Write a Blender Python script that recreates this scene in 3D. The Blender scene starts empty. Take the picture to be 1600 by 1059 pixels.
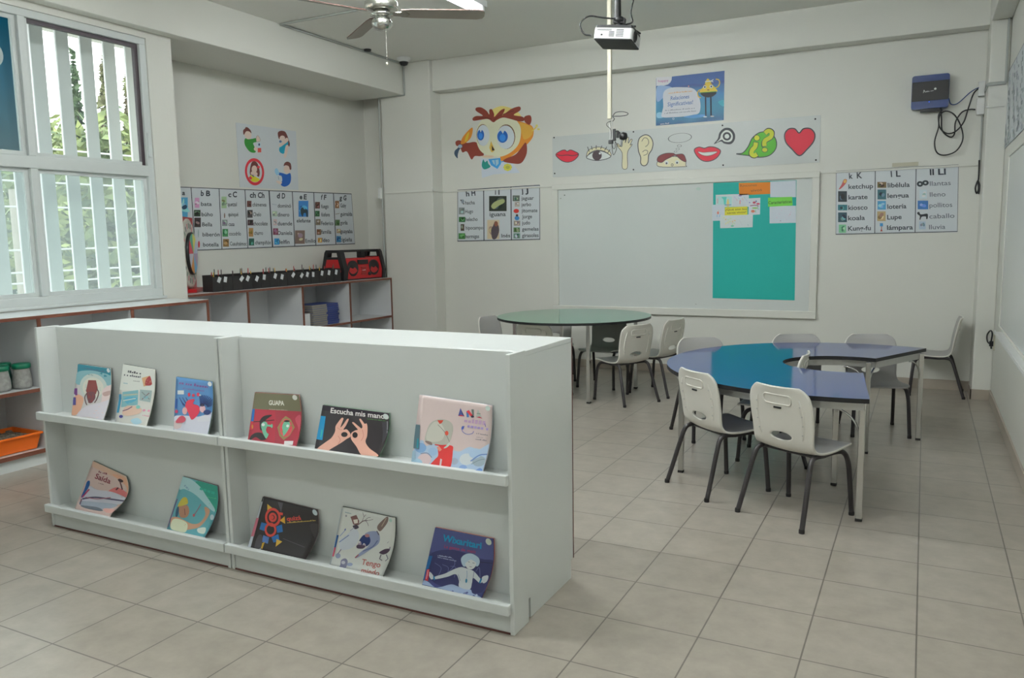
import bpy, bmesh, math, random
from mathutils import Vector, Matrix
from mathutils.geometry import tessellate_polygon
random.seed(7)
scene = bpy.context.scene
COL = scene.collection
PI = math.pi

# ---------------------------------------------------------------- camera, world, exposure
FPX, YAW, PIT, ROL, CAMH = 1241.528, -.47838488, -.12460701, -.01741437, 1.35
_fw = Vector((math.sin(YAW)*math.cos(PIT), math.cos(YAW)*math.cos(PIT), math.sin(PIT)))
_r = _fw.cross(Vector((0, 0, 1))).normalized()
_u = _r.cross(_fw)
CR = _r*math.cos(ROL)+_u*math.sin(ROL)
CU = -_r*math.sin(ROL)+_u*math.cos(ROL)
CP = Vector((0, 0, CAMH))
cam_data = bpy.data.cameras.new('camera')
cam_data.sensor_width = 36
cam_data.lens = FPX*36/1600
cam_data.clip_start = .05
cam_data.clip_end = 200
cam = bpy.data.objects.new('camera', cam_data)
COL.objects.link(cam)
m = Matrix((CR, CU, -_fw)).transposed().to_4x4()
m.translation = CP
cam.matrix_world = m
scene.camera = cam

world = bpy.data.worlds.new('overcast_sky')
scene.world = world
world.use_nodes = True
wn = world.node_tree.nodes
wl = world.node_tree.links
wn.clear()
wo = wn.new('ShaderNodeOutputWorld')
wb = wn.new('ShaderNodeBackground')
wr = wn.new('ShaderNodeValToRGB')
wg = wn.new('ShaderNodeNewGeometry')
ws = wn.new('ShaderNodeSeparateXYZ')
wl.new(wg.outputs['Incoming'], ws.inputs[0])
wm = wn.new('ShaderNodeMath'); wm.operation = 'MULTIPLY'; wm.inputs[1].default_value = -1
wl.new(ws.outputs['Z'], wm.inputs[0])
wl.new(wm.outputs[0], wr.inputs[0])
wr.color_ramp.elements[0].position = 0; wr.color_ramp.elements[0].color = (.90, .92, .91, 1)
wr.color_ramp.elements[1].position = .8; wr.color_ramp.elements[1].color = (.84, .90, .95, 1)
wl.new(wr.outputs[0], wb.inputs[0])
wb.inputs[1].default_value = 4.6
wl.new(wb.outputs[0], wo.inputs[0])

scene.view_settings.view_transform = 'Standard'
scene.view_settings.look = 'None'
scene.view_settings.gamma = 1
scene.view_settings.use_curve_mapping = False
scene.view_settings.exposure = 0.0
TUBE_STRENGTH = 180.0

# ---------------------------------------------------------------- projection of photo pixels on room planes
def ray(x, y): return CR*((x-800)/FPX)+CU*((529.5-y)/FPX)+_fw
def onX(x, y, v): d = ray(x, y); return CP+d*(v/d.x)
def onY(x, y, v): d = ray(x, y); return CP+d*(v/d.y)
def onZ(x, y, v): d = ray(x, y); return CP+d*((v-CAMH)/d.z)

# ---------------------------------------------------------------- materials
def s2l(c): c /= 255.; return c/12.92 if c <= .04045 else ((c+.055)/1.055)**2.4
def rgb(r, g, b): return (s2l(r), s2l(g), s2l(b), 1)
def mat(name, col, rough=.5, metal=0, spec=.5, noise=0, nscale=20, bump=0, bscale=60, coat=0, emit=0, stretch=None):
    m = bpy.data.materials.new(name); m.use_nodes = True
    nt = m.node_tree; b = nt.nodes['Principled BSDF']
    b.inputs['Base Color'].default_value = col
    b.inputs['Roughness'].default_value = rough
    b.inputs['Metallic'].default_value = metal
    b.inputs['Specular IOR Level'].default_value = spec
    b.inputs['Coat Weight'].default_value = coat
    b.inputs['Coat Roughness'].default_value = .05
    if emit:
        b.inputs['Emission Color'].default_value = col
        b.inputs['Emission Strength'].default_value = emit
    tc = nt.nodes.new('ShaderNodeTexCoord')
    mp = nt.nodes.new('ShaderNodeMapping'); nt.links.new(tc.outputs['Object'], mp.inputs[0])
    if stretch: mp.inputs['Scale'].default_value = stretch
    if noise:
        n = nt.nodes.new('ShaderNodeTexNoise'); n.inputs['Scale'].default_value = nscale; n.inputs['Detail'].default_value = 5
        nt.links.new(mp.outputs[0], n.inputs['Vector'])
        mx = nt.nodes.new('ShaderNodeMix'); mx.data_type = 'RGBA'
        mx.inputs['A'].default_value = tuple(c*(1-noise) for c in col[:3])+(1,)
        mx.inputs['B'].default_value = tuple(min(1, c*(1+noise)) for c in col[:3])+(1,)
        nt.links.new(n.outputs['Fac'], mx.inputs['Factor'])
        nt.links.new(mx.outputs['Result'], b.inputs['Base Color'])
    if bump:
        n2 = nt.nodes.new('ShaderNodeTexNoise'); n2.inputs['Scale'].default_value = bscale; n2.inputs['Detail'].default_value = 3
        nt.links.new(mp.outputs[0], n2.inputs['Vector'])
        bp = nt.nodes.new('ShaderNodeBump'); bp.inputs['Strength'].default_value = bump; bp.inputs['Distance'].default_value = .01
        nt.links.new(n2.outputs['Fac'], bp.inputs['Height'])
        nt.links.new(bp.outputs[0], b.inputs['Normal'])
    return m

M = {}
M['wall'] = mat('painted_wall', (.72, .72, .665, 1), .42, noise=.02, nscale=2.5, bump=.06, bscale=25)
M['ceil'] = mat('painted_ceiling', (.84, .84, .79, 1), .6, noise=.03, nscale=1.5, bump=.05, bscale=20)
M['white'] = mat('white_lacquer', (.67, .70, .69, 1), .28, noise=.025, nscale=4, bump=.03, bscale=8)
M['melamine'] = mat('white_melamine', (.68, .69, .70, 1), .25, noise=.02, nscale=6)
M['brown'] = mat('brown_edge_banding', rgb(112, 66, 50), .45, noise=.15, nscale=30, stretch=(1, 1, 8))
M['redbrown'] = mat('red_brown_edge', rgb(96, 52, 46), .45, noise=.15, nscale=30)
M['alu'] = mat('white_aluminium_frame', (.62, .66, .65, 1), .35, metal=.0, noise=.03, nscale=10)
M['darkalu'] = mat('dark_window_gasket', rgb(70, 60, 66), .4, noise=.1)
M['chrome'] = mat('chrome_tube', (.62, .62, .61, 1), .18, metal=1, noise=.04, nscale=12)
M['rail'] = mat('brushed_rail', (.55, .55, .53, 1), .38, metal=.6, noise=.05, nscale=30)
M['greysteel'] = mat('charcoal_tube', rgb(50, 46, 48), .38, noise=.06, nscale=30)
M['black'] = mat('black_plastic', rgb(26, 26, 28), .4, noise=.1)
M['blackcard'] = mat('black_card', rgb(34, 32, 33), .55, noise=.15, nscale=15)
M['rubber'] = mat('rubber_foot', rgb(30, 28, 28), .7, noise=.1)
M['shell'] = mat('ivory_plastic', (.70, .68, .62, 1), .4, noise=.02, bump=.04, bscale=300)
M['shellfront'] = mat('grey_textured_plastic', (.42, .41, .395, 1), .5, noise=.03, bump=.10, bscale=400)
M['blue'] = mat('blue_laminate', (.010, .048, .235, 1), .10, spec=.62, noise=.03, nscale=3)
M['green'] = mat('green_laminate', (.075, .28, .17, 1), .09, spec=.65, noise=.03, nscale=3)
M['steelfan'] = mat('brushed_nickel', (.62, .62, .58, 1), .2, metal=1, noise=.05, nscale=40)
M['blade'] = mat('grey_fan_blade', rgb(150, 142, 132), .45, noise=.05)
M['bladeunder'] = mat('walnut_blade_edge', rgb(84, 62, 55), .5, noise=.12)
M['conduit'] = mat('grey_conduit', (.42, .44, .42, 1), .5, noise=.04)
M['creampvc'] = mat('cream_pvc', (.54, .515, .40, 1), .45, noise=.03)
M['whiteplastic'] = mat('white_plastic', (.72, .73, .72, 1), .35, noise=.02)
M['board'] = mat('whiteboard_enamel', (.66, .695, .675, 1), .22, noise=.02, nscale=1.6)
M['skirting'] = mat('ceramic_skirting', (.40, .35, .29, 1), .35, noise=.06, nscale=9)
M['red'] = mat('red_plastic', rgb(190, 32, 36), .35, noise=.06)
M['orange'] = mat('orange_plastic', rgb(238, 110, 20), .4, noise=.05)
M['concrete'] = mat('outside_ground', rgb(150, 150, 146), .8, noise=.1)
M['fin'] = mat('white_sun_fin', (.78, .80, .80, 1), .5, noise=.02)
M['paper'] = mat('white_paper', (.68, .70, .72, 1), .5, noise=.02)

def glass_mat(name, haze, tint, gl=.012):
    m = bpy.data.materials.new(name); m.use_nodes = True; nt = m.node_tree; nt.nodes.clear()
    o = nt.nodes.new('ShaderNodeOutputMaterial'); t = nt.nodes.new('ShaderNodeBsdfTransparent'); t.inputs[0].default_value = tint
    d = nt.nodes.new('ShaderNodeBsdfTranslucent'); d.inputs[0].default_value = (.8, .87, .9, 1)
    n = nt.nodes.new('ShaderNodeTexNoise'); n.inputs['Scale'].default_value = 1.3
    mr = nt.nodes.new('ShaderNodeMapRange'); mr.inputs['To Min'].default_value = haze*.7; mr.inputs['To Max'].default_value = haze*1.3
    nt.links.new(n.outputs['Fac'], mr.inputs['Value'])
    mx = nt.nodes.new('ShaderNodeMixShader'); nt.links.new(mr.outputs[0], mx.inputs[0])
    nt.links.new(t.outputs[0], mx.inputs[1]); nt.links.new(d.outputs[0], mx.inputs[2])
    g = nt.nodes.new('ShaderNodeBsdfGlossy'); g.inputs['Roughness'].default_value = .02
    mx2 = nt.nodes.new('ShaderNodeMixShader'); mx2.inputs[0].default_value = gl
    nt.links.new(mx.outputs[0], mx2.inputs[1]); nt.links.new(g.outputs[0], mx2.inputs[2])
    nt.links.new(mx2.outputs[0], o.inputs[0]); return m
M['glass'] = glass_mat('dusty_window_glass', .16, (.86, .91, .89, 1))
M['glassfree'] = glass_mat('clear_window_glass', .03, (.93, .95, .94, 1), 0)

# tiled floor
TS = .3416392*CAMH/1.4; TOX = .0310734*CAMH/1.4; TOY = 2.98086896*CAMH/1.4
def floor_mat():
    m = bpy.data.materials.new('ceramic_floor_tiles'); m.use_nodes = True; nt = m.node_tree; b = nt.nodes['Principled BSDF']
    tc = nt.nodes.new('ShaderNodeTexCoord'); mp = nt.nodes.new('ShaderNodeMapping')
    mp.inputs['Location'].default_value = (-TOX+TS*20, -TOY+TS*20, 0)
    nt.links.new(tc.outputs['Object'], mp.inputs[0])
    bk = nt.nodes.new('ShaderNodeTexBrick'); bk.offset = 0; bk.squash = 1
    bk.inputs['Scale'].default_value = 1; bk.inputs['Brick Width'].default_value = TS; bk.inputs['Row Height'].default_value = TS
    bk.inputs['Mortar Size'].default_value = .0028; bk.inputs['Mortar Smooth'].default_value = .1; bk.inputs['Bias'].default_value = 0
    bk.inputs['Color1'].default_value = (.365, .330, .282, 1); bk.inputs['Color2'].default_value = (.34, .305, .258, 1)
    bk.inputs['Mortar'].default_value = (.15, .135, .115, 1)
    nt.links.new(mp.outputs[0], bk.inputs['Vector'])
    n = nt.nodes.new('ShaderNodeTexNoise'); n.inputs['Scale'].default_value = 9; n.inputs['Detail'].default_value = 8; n.inputs['Roughness'].default_value = .65
    nt.links.new(mp.outputs[0], n.inputs['Vector'])
    mr = nt.nodes.new('ShaderNodeMapRange'); mr.inputs['From Min'].default_value = .3; mr.inputs['From Max'].default_value = .7
    mr.inputs['To Min'].default_value = .86; mr.inputs['To Max'].default_value = 1.1
    nt.links.new(n.outputs['Fac'], mr.inputs['Value'])
    mx = nt.nodes.new('ShaderNodeMix'); mx.data_type = 'RGBA'; mx.blend_type = 'MULTIPLY'; mx.inputs['Factor'].default_value = 1
    nt.links.new(bk.outputs['Color'], mx.inputs['A']); nt.links.new(mr.outputs[0], mx.inputs['B'])
    nt.links.new(mx.outputs['Result'], b.inputs['Base Color'])
    b.inputs['Roughness'].default_value = .30; b.inputs['Specular IOR Level'].default_value = .5
    ma = nt.nodes.new('ShaderNodeMath'); ma.operation = 'SUBTRACT'; ma.inputs[0].default_value = 1
    nt.links.new(bk.outputs['Fac'], ma.inputs[1])
    ad = nt.nodes.new('ShaderNodeMath'); ad.operation = 'MULTIPLY_ADD'; ad.inputs[1].default_value = .12
    nt.links.new(n.outputs['Fac'], ad.inputs[0]); nt.links.new(ma.outputs[0], ad.inputs[2])
    bp = nt.nodes.new('ShaderNodeBump'); bp.inputs['Strength'].default_value = .35; bp.inputs['Distance'].default_value = .003
    nt.links.new(ad.outputs[0], bp.inputs['Height']); nt.links.new(bp.outputs[0], b.inputs['Normal'])
    return m
M['floor'] = floor_mat()

# ---------------------------------------------------------------- mesh helpers
class MB:
    def __init__(s): s.v = []; s.f = []; s.mi = []; s.sm = []
    def add(s, vs, fs, mi=0, sm=False):
        o = len(s.v); s.v += [tuple(v) for v in vs]
        for f in fs: s.f.append(tuple(i+o for i in f)); s.mi.append(mi); s.sm.append(sm)
        return s
    def box(s, x0, x1, y0, y1, z0, z1, mi=0):
        return s.add([(x0,y0,z0),(x1,y0,z0),(x1,y1,z0),(x0,y1,z0),(x0,y0,z1),(x1,y0,z1),(x1,y1,z1),(x0,y1,z1)],
                     [(0,3,2,1),(4,5,6,7),(0,1,5,4),(1,2,6,5),(2,3,7,6),(3,0,4,7)], mi)
    def obox(s, c, ax, ay, az, mi=0):
        c = Vector(c); ax = Vector(ax); ay = Vector(ay); az = Vector(az)
        vs = [c+ax*i+ay*j+az*k for k in (-1, 1) for i, j in ((-1,-1),(1,-1),(1,1),(-1,1))]
        return s.add(vs, [(0,3,2,1),(4,5,6,7),(0,1,5,4),(1,2,6,5),(2,3,7,6),(3,0,4,7)], mi)
    def tube(s, pts, r, n=10, mi=0, cap=True, sq=None):
        pts = [Vector(p) for p in pts]; rings = []; up = None
        for i, p in enumerate(pts):
            t = (pts[min(i+1, len(pts)-1)]-pts[max(i-1, 0)]).normalized()
            if up is None:
                up = Vector((0, 0, 1)) if abs(t.z) < .9 else Vector((0, 1, 0))
            a = t.cross(up).normalized(); b = a.cross(t).normalized(); up = b
            rr = r[i] if isinstance(r, (list, tuple)) else r
            if sq: ring = [p+a*sq[0]*x+b*sq[1]*y for x, y in ((-1,-1),(1,-1),(1,1),(-1,1))]
            else: ring = [p+a*rr*math.cos(2*PI*k/n)+b*rr*math.sin(2*PI*k/n) for k in range(n)]
            rings.append(ring)
        n = len(rings[0]); vs = [v for rg in rings for v in rg]; fs = []
        for i in range(len(rings)-1):
            for k in range(n): fs.append((i*n+k, i*n+(k+1) % n, (i+1)*n+(k+1) % n, (i+1)*n+k))
        s.add(vs, fs, mi, sq is None)
        if cap:
            s.add(rings[0], [tuple(range(n))[::-1]], mi); s.add(rings[-1], [tuple(range(n))], mi)
        return s
    def lathe(s, prof, c, axis='Z', n=24, mi=0, sm=True):
        vs = []
        for r, h in prof:
            for k in range(n):
                a = 2*PI*k/n; x, y = r*math.cos(a), r*math.sin(a)
                p = {'Z': (x, y, h), 'X': (h, x, y), 'Y': (y, h, x)}[axis] if isinstance(axis, str) else None
                if p is None:
                    p = axis @ Vector((x, y, h))
                vs.append((c[0]+p[0], c[1]+p[1], c[2]+p[2]))
        fs = []
        for i in range(len(prof)-1):
            for k in range(n): fs.append((i*n+k, i*n+(k+1) % n, (i+1)*n+(k+1) % n, (i+1)*n+k))
        s.add(vs, fs, mi, sm)
        if prof[0][0] > 1e-5: s.add(vs[:n], [tuple(range(n))[::-1]], mi)
        if prof[-1][0] > 1e-5: s.add(vs[-n:], [tuple(range(n))], mi)
        return s
    def prism(s, poly, z0, z1, mi=0, mside=None):
        n = len(poly); tri = tessellate_polygon([[Vector((p[0], p[1], 0)) for p in poly]])
        area = sum(poly[i][0]*poly[(i+1) % n][1]-poly[(i+1) % n][0]*poly[i][1] for i in range(n))
        top = [(p[0], p[1], z1) for p in poly]; bot = [(p[0], p[1], z0) for p in poly]
        def orient(t, up):
            a, b, c = [poly[i] for i in t]
            cr = (b[0]-a[0])*(c[1]-a[1])-(b[1]-a[1])*(c[0]-a[0])
            return tuple(t) if (cr > 0) == up else tuple(t)[::-1]
        s.add(top, [orient(t, True) for t in tri], mi); s.add(bot, [orient(t, False) for t in tri], mi)
        fs = []
        for i in range(n):
            j = (i+1) % n
            fs.append((i, j, n+j, n+i) if area > 0 else (j, i, n+i, n+j))
        s.add(bot+top, fs, mi if mside is None else mside); return s
    def mesh(s, name, mats):
        me = bpy.data.meshes.new(name); me.from_pydata(s.v, [], s.f)
        for m_ in (mats if isinstance(mats, (list, tuple)) else [mats]): me.materials.append(M[m_] if isinstance(m_, str) else m_)
        for p, i, q in zip(me.polygons, s.mi, s.sm): p.material_index = i; p.use_smooth = q
        me.update(); return me
    def build(s, name, mats, parent=None, bevel=0, seg=2, loc=None):
        o = bpy.data.objects.new(name, s.mesh(name, mats)); COL.objects.link(o)
        if parent: o.parent = parent
        if loc: o.location = loc
        if bevel:
            b = o.modifiers.new('bevel', 'BEVEL'); b.width = bevel; b.segments = seg; b.limit_method = 'ANGLE'; b.angle_limit = .7
        return o
def tag(o, label=None, cat=None, group=None, kind=None):
    if label: o['label'] = label
    if cat: o['category'] = cat
    if group: o['group'] = group
    if kind: o['kind'] = kind
    return o
def empty(name, label, cat, loc=(0, 0, 0), rz=0, group=None):
    o = bpy.data.objects.new(name, None); o.empty_display_size = .1; COL.objects.link(o)
    o.location = loc; o.rotation_euler = (0, 0, rz); return tag(o, label, cat, group)
def struct(name, mb, m_, parent=None, bevel=0):
    o = mb.build(name, m_, parent, bevel); o['kind'] = 'structure'; return o
def copy_tree(o, parent=None):
    c = o.copy(); COL.objects.link(c); c.parent = parent
    for ch in list(o.children): copy_tree(ch, c)
    return c
def arc(c, r, a0, a1, n=8):
    return [(c[0]+r*math.cos(math.radians(a0+(a1-a0)*i/n)), c[1]+r*math.sin(math.radians(a0+(a1-a0)*i/n))) for i in range(n+1)]
def rrect(x0, x1, y0, y1, r, n=5):
    return arc((x1-r, y0+r), r, -90, 0, n)+arc((x1-r, y1-r), r, 0, 90, n)+arc((x0+r, y1-r), r, 90, 180, n)+arc((x0+r, y0+r), r, 180, 270, n)
def bez(p, n=10):
    p = [Vector(q) for q in p]; out = []
    P = [p[0]*2-p[1]]+p+[p[-1]*2-p[-2]]
    for i in range(1, len(P)-2):
        for k in range(n):
            t = k/n; a, b, c, d = P[i-1], P[i], P[i+1], P[i+2]
            out.append(.5*((2*b)+(c-a)*t+(2*a-5*b+4*c-d)*t*t+(3*b-a-3*c+d)*t**3))
    out.append(p[-1]); return out

# ---------------------------------------------------------------- room shell
XR, YB, ZC = .52, 7.71, 3.29
XW = -5.28           # inner face of the window wall
XN = -5.90           # niche wall behind the far shelves
YN = 4.50            # where the niche starts
YF = -2.6            # wall behind the viewer
struct('floor', MB().box(-6.2, XR+.2, YF-.2, YB+.2, -.12, 0), 'floor')
struct('ceiling', MB().box(-6.2, XR+.2, YF-.2, YB+.2, ZC, ZC+.15), 'ceil')
struct('wall_back', MB().box(-6.2, XR+.2, YB, YB+.18, 0, ZC), 'wall')
struct('wall_right', MB().box(XR, XR+.18, YF, YB, 0, ZC), 'wall')
struct('wall_front', MB().box(-6.2, XR+.2, YF-.18, YF, 0, ZC), 'wall')
WZ0, WZ1 = .955, 2.90
# window wall with two openings (the near one lies beside the viewer)
wb_ = MB()
wb_.box(XW-.16, XW, YF, YN, 0, WZ0)
wb_.box(XW-.16, XW, YF, YN, WZ1, ZC)
W1 = (1.35, 4.275); W2 = (-2.1, 1.0)
wb_.box(XW-.16, XW, W1[1], YN, WZ0, WZ1)
wb_.box(XW-.16, XW, W2[1], W1[0], WZ0, WZ1)
wb_.box(XW-.16, XW, YF, W2[0], WZ0, WZ1)
struct('wall_left', wb_, 'wall')
struct('wall_niche', MB().box(XN-.04, XN, 4.585, YB, 0, ZC).box(XN, XW-.16, 4.585, 4.60, 0, ZC).box(XW-.21, XW-.16, YN-.1, 4.585, 0, ZC), 'wall')
struct('trim_1', MB().box(XN, -5.18, YF, 7.5, 2.95, ZC), 'wall', bevel=.006)                      # beam along the window side
struct('trim_2', MB().box(-4.84, .39, 7.55, YB, 2.965, ZC), 'wall', bevel=.006)                   # beam over the board wall
struct('trim_3', MB().box(.385, XR, YF, YB, 2.95, ZC), 'wall', bevel=.006)                        # beam on the right side
struct('trim_4', MB().box(-5.50, -4.84, 7.5, YB, 0, ZC), 'wall', bevel=.008)                      # column left of the board wall
struct('trim_5', MB().box(.385, XR, 7.33, YB, 0, 2.95), 'wall', bevel=.008)                       # column in the right corner
struct('baseboard_back', MB().box(-4.84, .385, YB-.012, YB, 0, .085), 'skirting', bevel=.002)
struct('baseboard_right', MB().box(XR-.012, XR, YF, 7.33, 0, .085).box(.373, XR, 7.318, 7.33, 0, .085).box(.373, .385, 7.318, YB-.012, 0, .085), 'skirting', bevel=.002)

# ---------------------------------------------------------------- windows
def window(name, y0, y1, mull, open_up):
    fx0, fx1 = XW-.10, XW-.01
    fr = MB()
    w = .055
    fr.box(fx0, fx1, y0, y1, WZ0, WZ0+.065).box(fx0, fx1, y0, y1, WZ1-.05, WZ1)
    fr.box(fx0, fx1, y0, y0+w, WZ0+.065, WZ1-.05).box(fx0, fx1, y1-w, y1, WZ0+.065, WZ1-.05)
    fr.box(fx0-.005, fx1+.005, y0+w, y1-w, 1.875, 1.955)
    for ym in mull: fr.box(fx0+.01, fx1+.003, ym-.025, ym+.025, WZ0+.065, 1.875).box(fx0+.01, fx1+.003, ym-.025, ym+.025, 1.955, WZ1-.05)
    o = struct(name, fr, 'alu', bevel=.004)
    ys = [y0+w]+list(mull)+[y1-w]
    for i in range(len(ys)-1):
        a = ys[i]+(.025 if i else 0); b = ys[i+1]-(.025 if i < len(ys)-2 else 0)
        g = MB().box(XW-.052, XW-.048, a, b, WZ0+.065, 1.875)
        struct('pane', g, 'glass', o)
        g = MB().box(XW-.052, XW-.048, a, b, 1.955, WZ1-.05)
        struct('pane', g, 'glassfree' if i == len(ys)-2 else 'glass', o)
        sash = MB()
        for z0, z1 in ((WZ0+.065, 1.875), (1.955, WZ1-.05)):
            dk = 1 if (i == len(ys)-2 and z0 > 1.9) else 0
            t = .028
            sash.box(XW-.065, XW-.035, a, a+t, z0, z1, 0).box(XW-.065, XW-.035, b-t, b, z0, z1, dk)
            sash.box(XW-.065, XW-.035, a+t, b-t, z0, z0+t, 0).box(XW-.065, XW-.035, a+t, b-t, z1-t, z1, dk)
        struct('sash', sash, ['alu', 'darkalu'], o)
    return o
w1 = window('window_1', W1[0], W1[1], [2.36, 3.335], True)
w2 = window('window_2', W2[0], W2[1], [-1.07, -.03], False)
lk = MB().box(XW-.008, XW+.012, 4.228, 4.25, 2.02, 2.20); struct('latch', lk, 'alu', w1, bevel=.003)
struct('window_sill', MB().box(XW-.012, XW+.012, W1[0], W1[1]+.02, WZ0-.012, WZ0+.006), 'alu', w1, bevel=.003)

# turquoise sheet with clouds behind the upper left sash
def sheet_mat():
    m = bpy.data.materials.new('turquoise_film'); m.use_nodes = True; nt = m.node_tree; nt.nodes.clear()
    o = nt.nodes.new('ShaderNodeOutputMaterial'); t = nt.nodes.new('ShaderNodeBsdfTransparent'); d = nt.nodes.new('ShaderNodeBsdfTranslucent')
    tc = nt.nodes.new('ShaderNodeTexCoord'); sp = nt.nodes.new('ShaderNodeSeparateXYZ'); nt.links.new(tc.outputs['Generated'], sp.inputs[0])
    r = nt.nodes.new('ShaderNodeValToRGB'); nt.links.new(sp.outputs['Z'], r.inputs[0])
    r.color_ramp.elements[0].color = (.28, .38, .42, 1); r.color_ramp.elements[1].color = (.02, .22, .34, 1)
    nt.links.new(r.outputs[0], d.inputs[0]); nt.links.new(r.outputs[0], t.inputs[0])
    d2 = nt.nodes.new('ShaderNodeBsdfDiffuse'); nt.links.new(r.outputs[0], d2.inputs[0])
    mx = nt.nodes.new('ShaderNodeMixShader'); mx.inputs[0].default_value = .55
    nt.links.new(t.outputs[0], mx.inputs[1]); nt.links.new(d.outputs[0], mx.inputs[2])
    mx3 = nt.nodes.new('ShaderNodeMixShader'); mx3.inputs[0].default_value = .3
    nt.links.new(mx.outputs[0], mx3.inputs[1]); nt.links.new(d2.outputs[0], mx3.inputs[2])
    nt.links.new(mx3.outputs[0], o.inputs[0]); return m
M['film'] = sheet_mat()
M['filmcloud'] = mat('grey_cloud_print', rgb(178, 190, 190), .6, noise=.02)
sh = MB().box(XW-.044, XW-.042, 2.42, 3.27, 1.985, WZ1-.06)
so = sh.build('cloud_window_film', 'film'); tag(so, 'turquoise printed sheet with grey clouds on the upper left window pane', 'window decoration')
cl = MB()
for cy, cz, r in ((3.02, 2.66, .12), (3.13, 2.58, .09), (2.9, 2.60, .10), (3.06, 2.74, .08), (2.75, 2.3, .1), (2.65, 2.27, .08)):
    cl.lathe([(r, 0), (r, .001)], (XW-.0415-.0004*cy, cy, cz), 'X', 28)
cl.build('printed_clouds', 'filmcloud', so)

# ---------------------------------------------------------------- outside: sun fins, cables, pole, trees
ys = [4.41-.190*k for k in range(36)]
first = None
for y in ys:
    if y < -2.3: break
    b = MB().box(-.012, .012, -.050, .050, -.1, 2.6)
    if first is None:
        f_ = b.build('sun_fin', 'fin', bevel=.006); first = f_
    else:
        f_ = first.copy(); COL.objects.link(f_)
    f_.location = (-5.64, y, .65)
    tag(f_, 'tall white vertical sun fin standing outside the window', 'sun fin', 'white sun fins outside the window')
struct('ground', MB().box(-30, -5.44, -14, 26, -3.3, -3.2), 'concrete')
for zz, yy0, yy1, sag in ((1.42, -3, 12, .1), (1.95, -3, 12, .12), (2.22, -3, 12, .08), (2.62, -3, 12, .05), (.98, -3, 12, .04), (1.16, -3, 12, .1)):
    pts = [(-9-.3*zz, yy0+(yy1-yy0)*i/12, zz-sag*math.sin(PI*i/12)) for i in range(13)]
    c_ = MB().tube(pts, .013, 6).build('overhead_cable', M['conduit'])
    tag(c_, 'thin pale cable strung across outside the window', 'cable', 'cables strung outside the window')
ppy = onX(27, 360, -9.8).y
pl = MB().tube([(-9.8, ppy, -3.2), (-9.8, ppy, 2.05)], [.065, .055], 12).build('utility_pole', mat('concrete_pole', rgb(150, 144, 132), .8, noise=.1))
tag(pl, 'beige concrete pole standing outside behind the left window pane', 'pole')

def leaf_mat(name, c1, c2):
    m = bpy.data.materials.new(name); m.use_nodes = True; nt = m.node_tree; b = nt.nodes['Principled BSDF']
    g = nt.nodes.new('ShaderNodeTexCoord'); n = nt.nodes.new('ShaderNodeTexNoise'); n.inputs['Scale'].default_value = 2.2; n.inputs['Detail'].default_value = 4
    nt.links.new(g.outputs['Object'], n.inputs['Vector'])
    r = nt.nodes.new('ShaderNodeValToRGB'); r.color_ramp.elements[0].position = .35; r.color_ramp.elements[1].position = .65
    r.color_ramp.elements[0].color = c1; r.color_ramp.elements[1].color = c2
    nt.links.new(n.outputs['Fac'], r.inputs[0]); nt.links.new(r.outputs[0], b.inputs['Base Color'])
    b.inputs['Roughness'].default_value = .7; return m
M['leaf'] = leaf_mat('leafy_green', rgb(78, 98, 66), rgb(158, 168, 104))
M['leafd'] = leaf_mat('dark_green', rgb(44, 66, 50), rgb(84, 104, 66))
M['leafb'] = leaf_mat('brown_green_conifer', rgb(96, 84, 66), rgb(120, 128, 84))
M['bark'] = mat('tree_bark', rgb(92, 78, 66), .9, noise=.2)
def tree(name, label, x, y, h, r, m_, cone=False, n=2600, z0=-3.2, low=.1, ls=.10):
    rnd = random.Random(int(abs(y*100))+int(h*10))
    t = empty(name, label, 'tree', (x, y, z0))
    MB().tube([(0, 0, 0), (.05, .03, h*.5), (0, 0, h*.85)], [.16, .12, .04], 10).build('trunk', 'bark', t)
    lv = MB()
    blobs = []
    if not cone:
        for _ in range(44):
            a = rnd.uniform(0, 2*PI); q = rnd.uniform(0, 1)**.6*.85
            blobs.append((q*r*math.cos(a), q*r*math.sin(a), rnd.uniform(low, .9)*h, r*rnd.uniform(.3, .5)))
    for _ in range(n):
        if cone:
            q = rnd.random()**.6; z = h*(1-q*.93); rr = r*q*(.55+.45*rnd.random())*(.8+.2*math.sin(z*7)); a = rnd.uniform(0, 2*PI)
            p = Vector((rr*math.cos(a), rr*math.sin(a), z))
        else:
            b = rnd.choice(blobs); v = Vector((rnd.gauss(0, 1), rnd.gauss(0, 1), rnd.gauss(0, 1))).normalized()*b[3]*rnd.uniform(.7, 1.05)
            p = Vector(b[:3])+v
        s_ = ls*rnd.uniform(.6, 1.3)
        a = Vector((rnd.gauss(0, 1), rnd.gauss(0, 1), rnd.gauss(0, 1))).normalized(); c = a.orthogonal().normalized()
        if rnd.random() < .5: c = a.cross(c)
        lv.add([p-a*s_, p-c*s_*.45, p+a*s_, p+c*s_*.45], [(0, 1, 2, 3)])
    lv.build('foliage', m_, t); return t
tree('leafy_tree', 'broad leafy tree filling the lower middle of the window view', -11.6, 8.6, 6.5, 1.9, 'leaf', n=13000, ls=.12)
tree('leafy_tree', 'dark leafy tree behind the left window panes', -16.2, 7.6, 6.8, 2.0, 'leafd', n=10000, ls=.12)
tree('leafy_tree', 'leafy tree seen through the right end of the window', -14.8, 11.9, 7.2, 1.6, 'leaf', n=11000, ls=.12)
tree('leafy_tree', 'pale leafy tree further back between the window bars', -21.5, 13.0, 8.4, 2.2, 'leaf', n=9000, ls=.15)
tree('conifer', 'tall brownish conifer rising behind the leafy trees', -19.2, 14.2, 9.5, 1.4, 'leafb', True, 6500, ls=.12)
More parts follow.
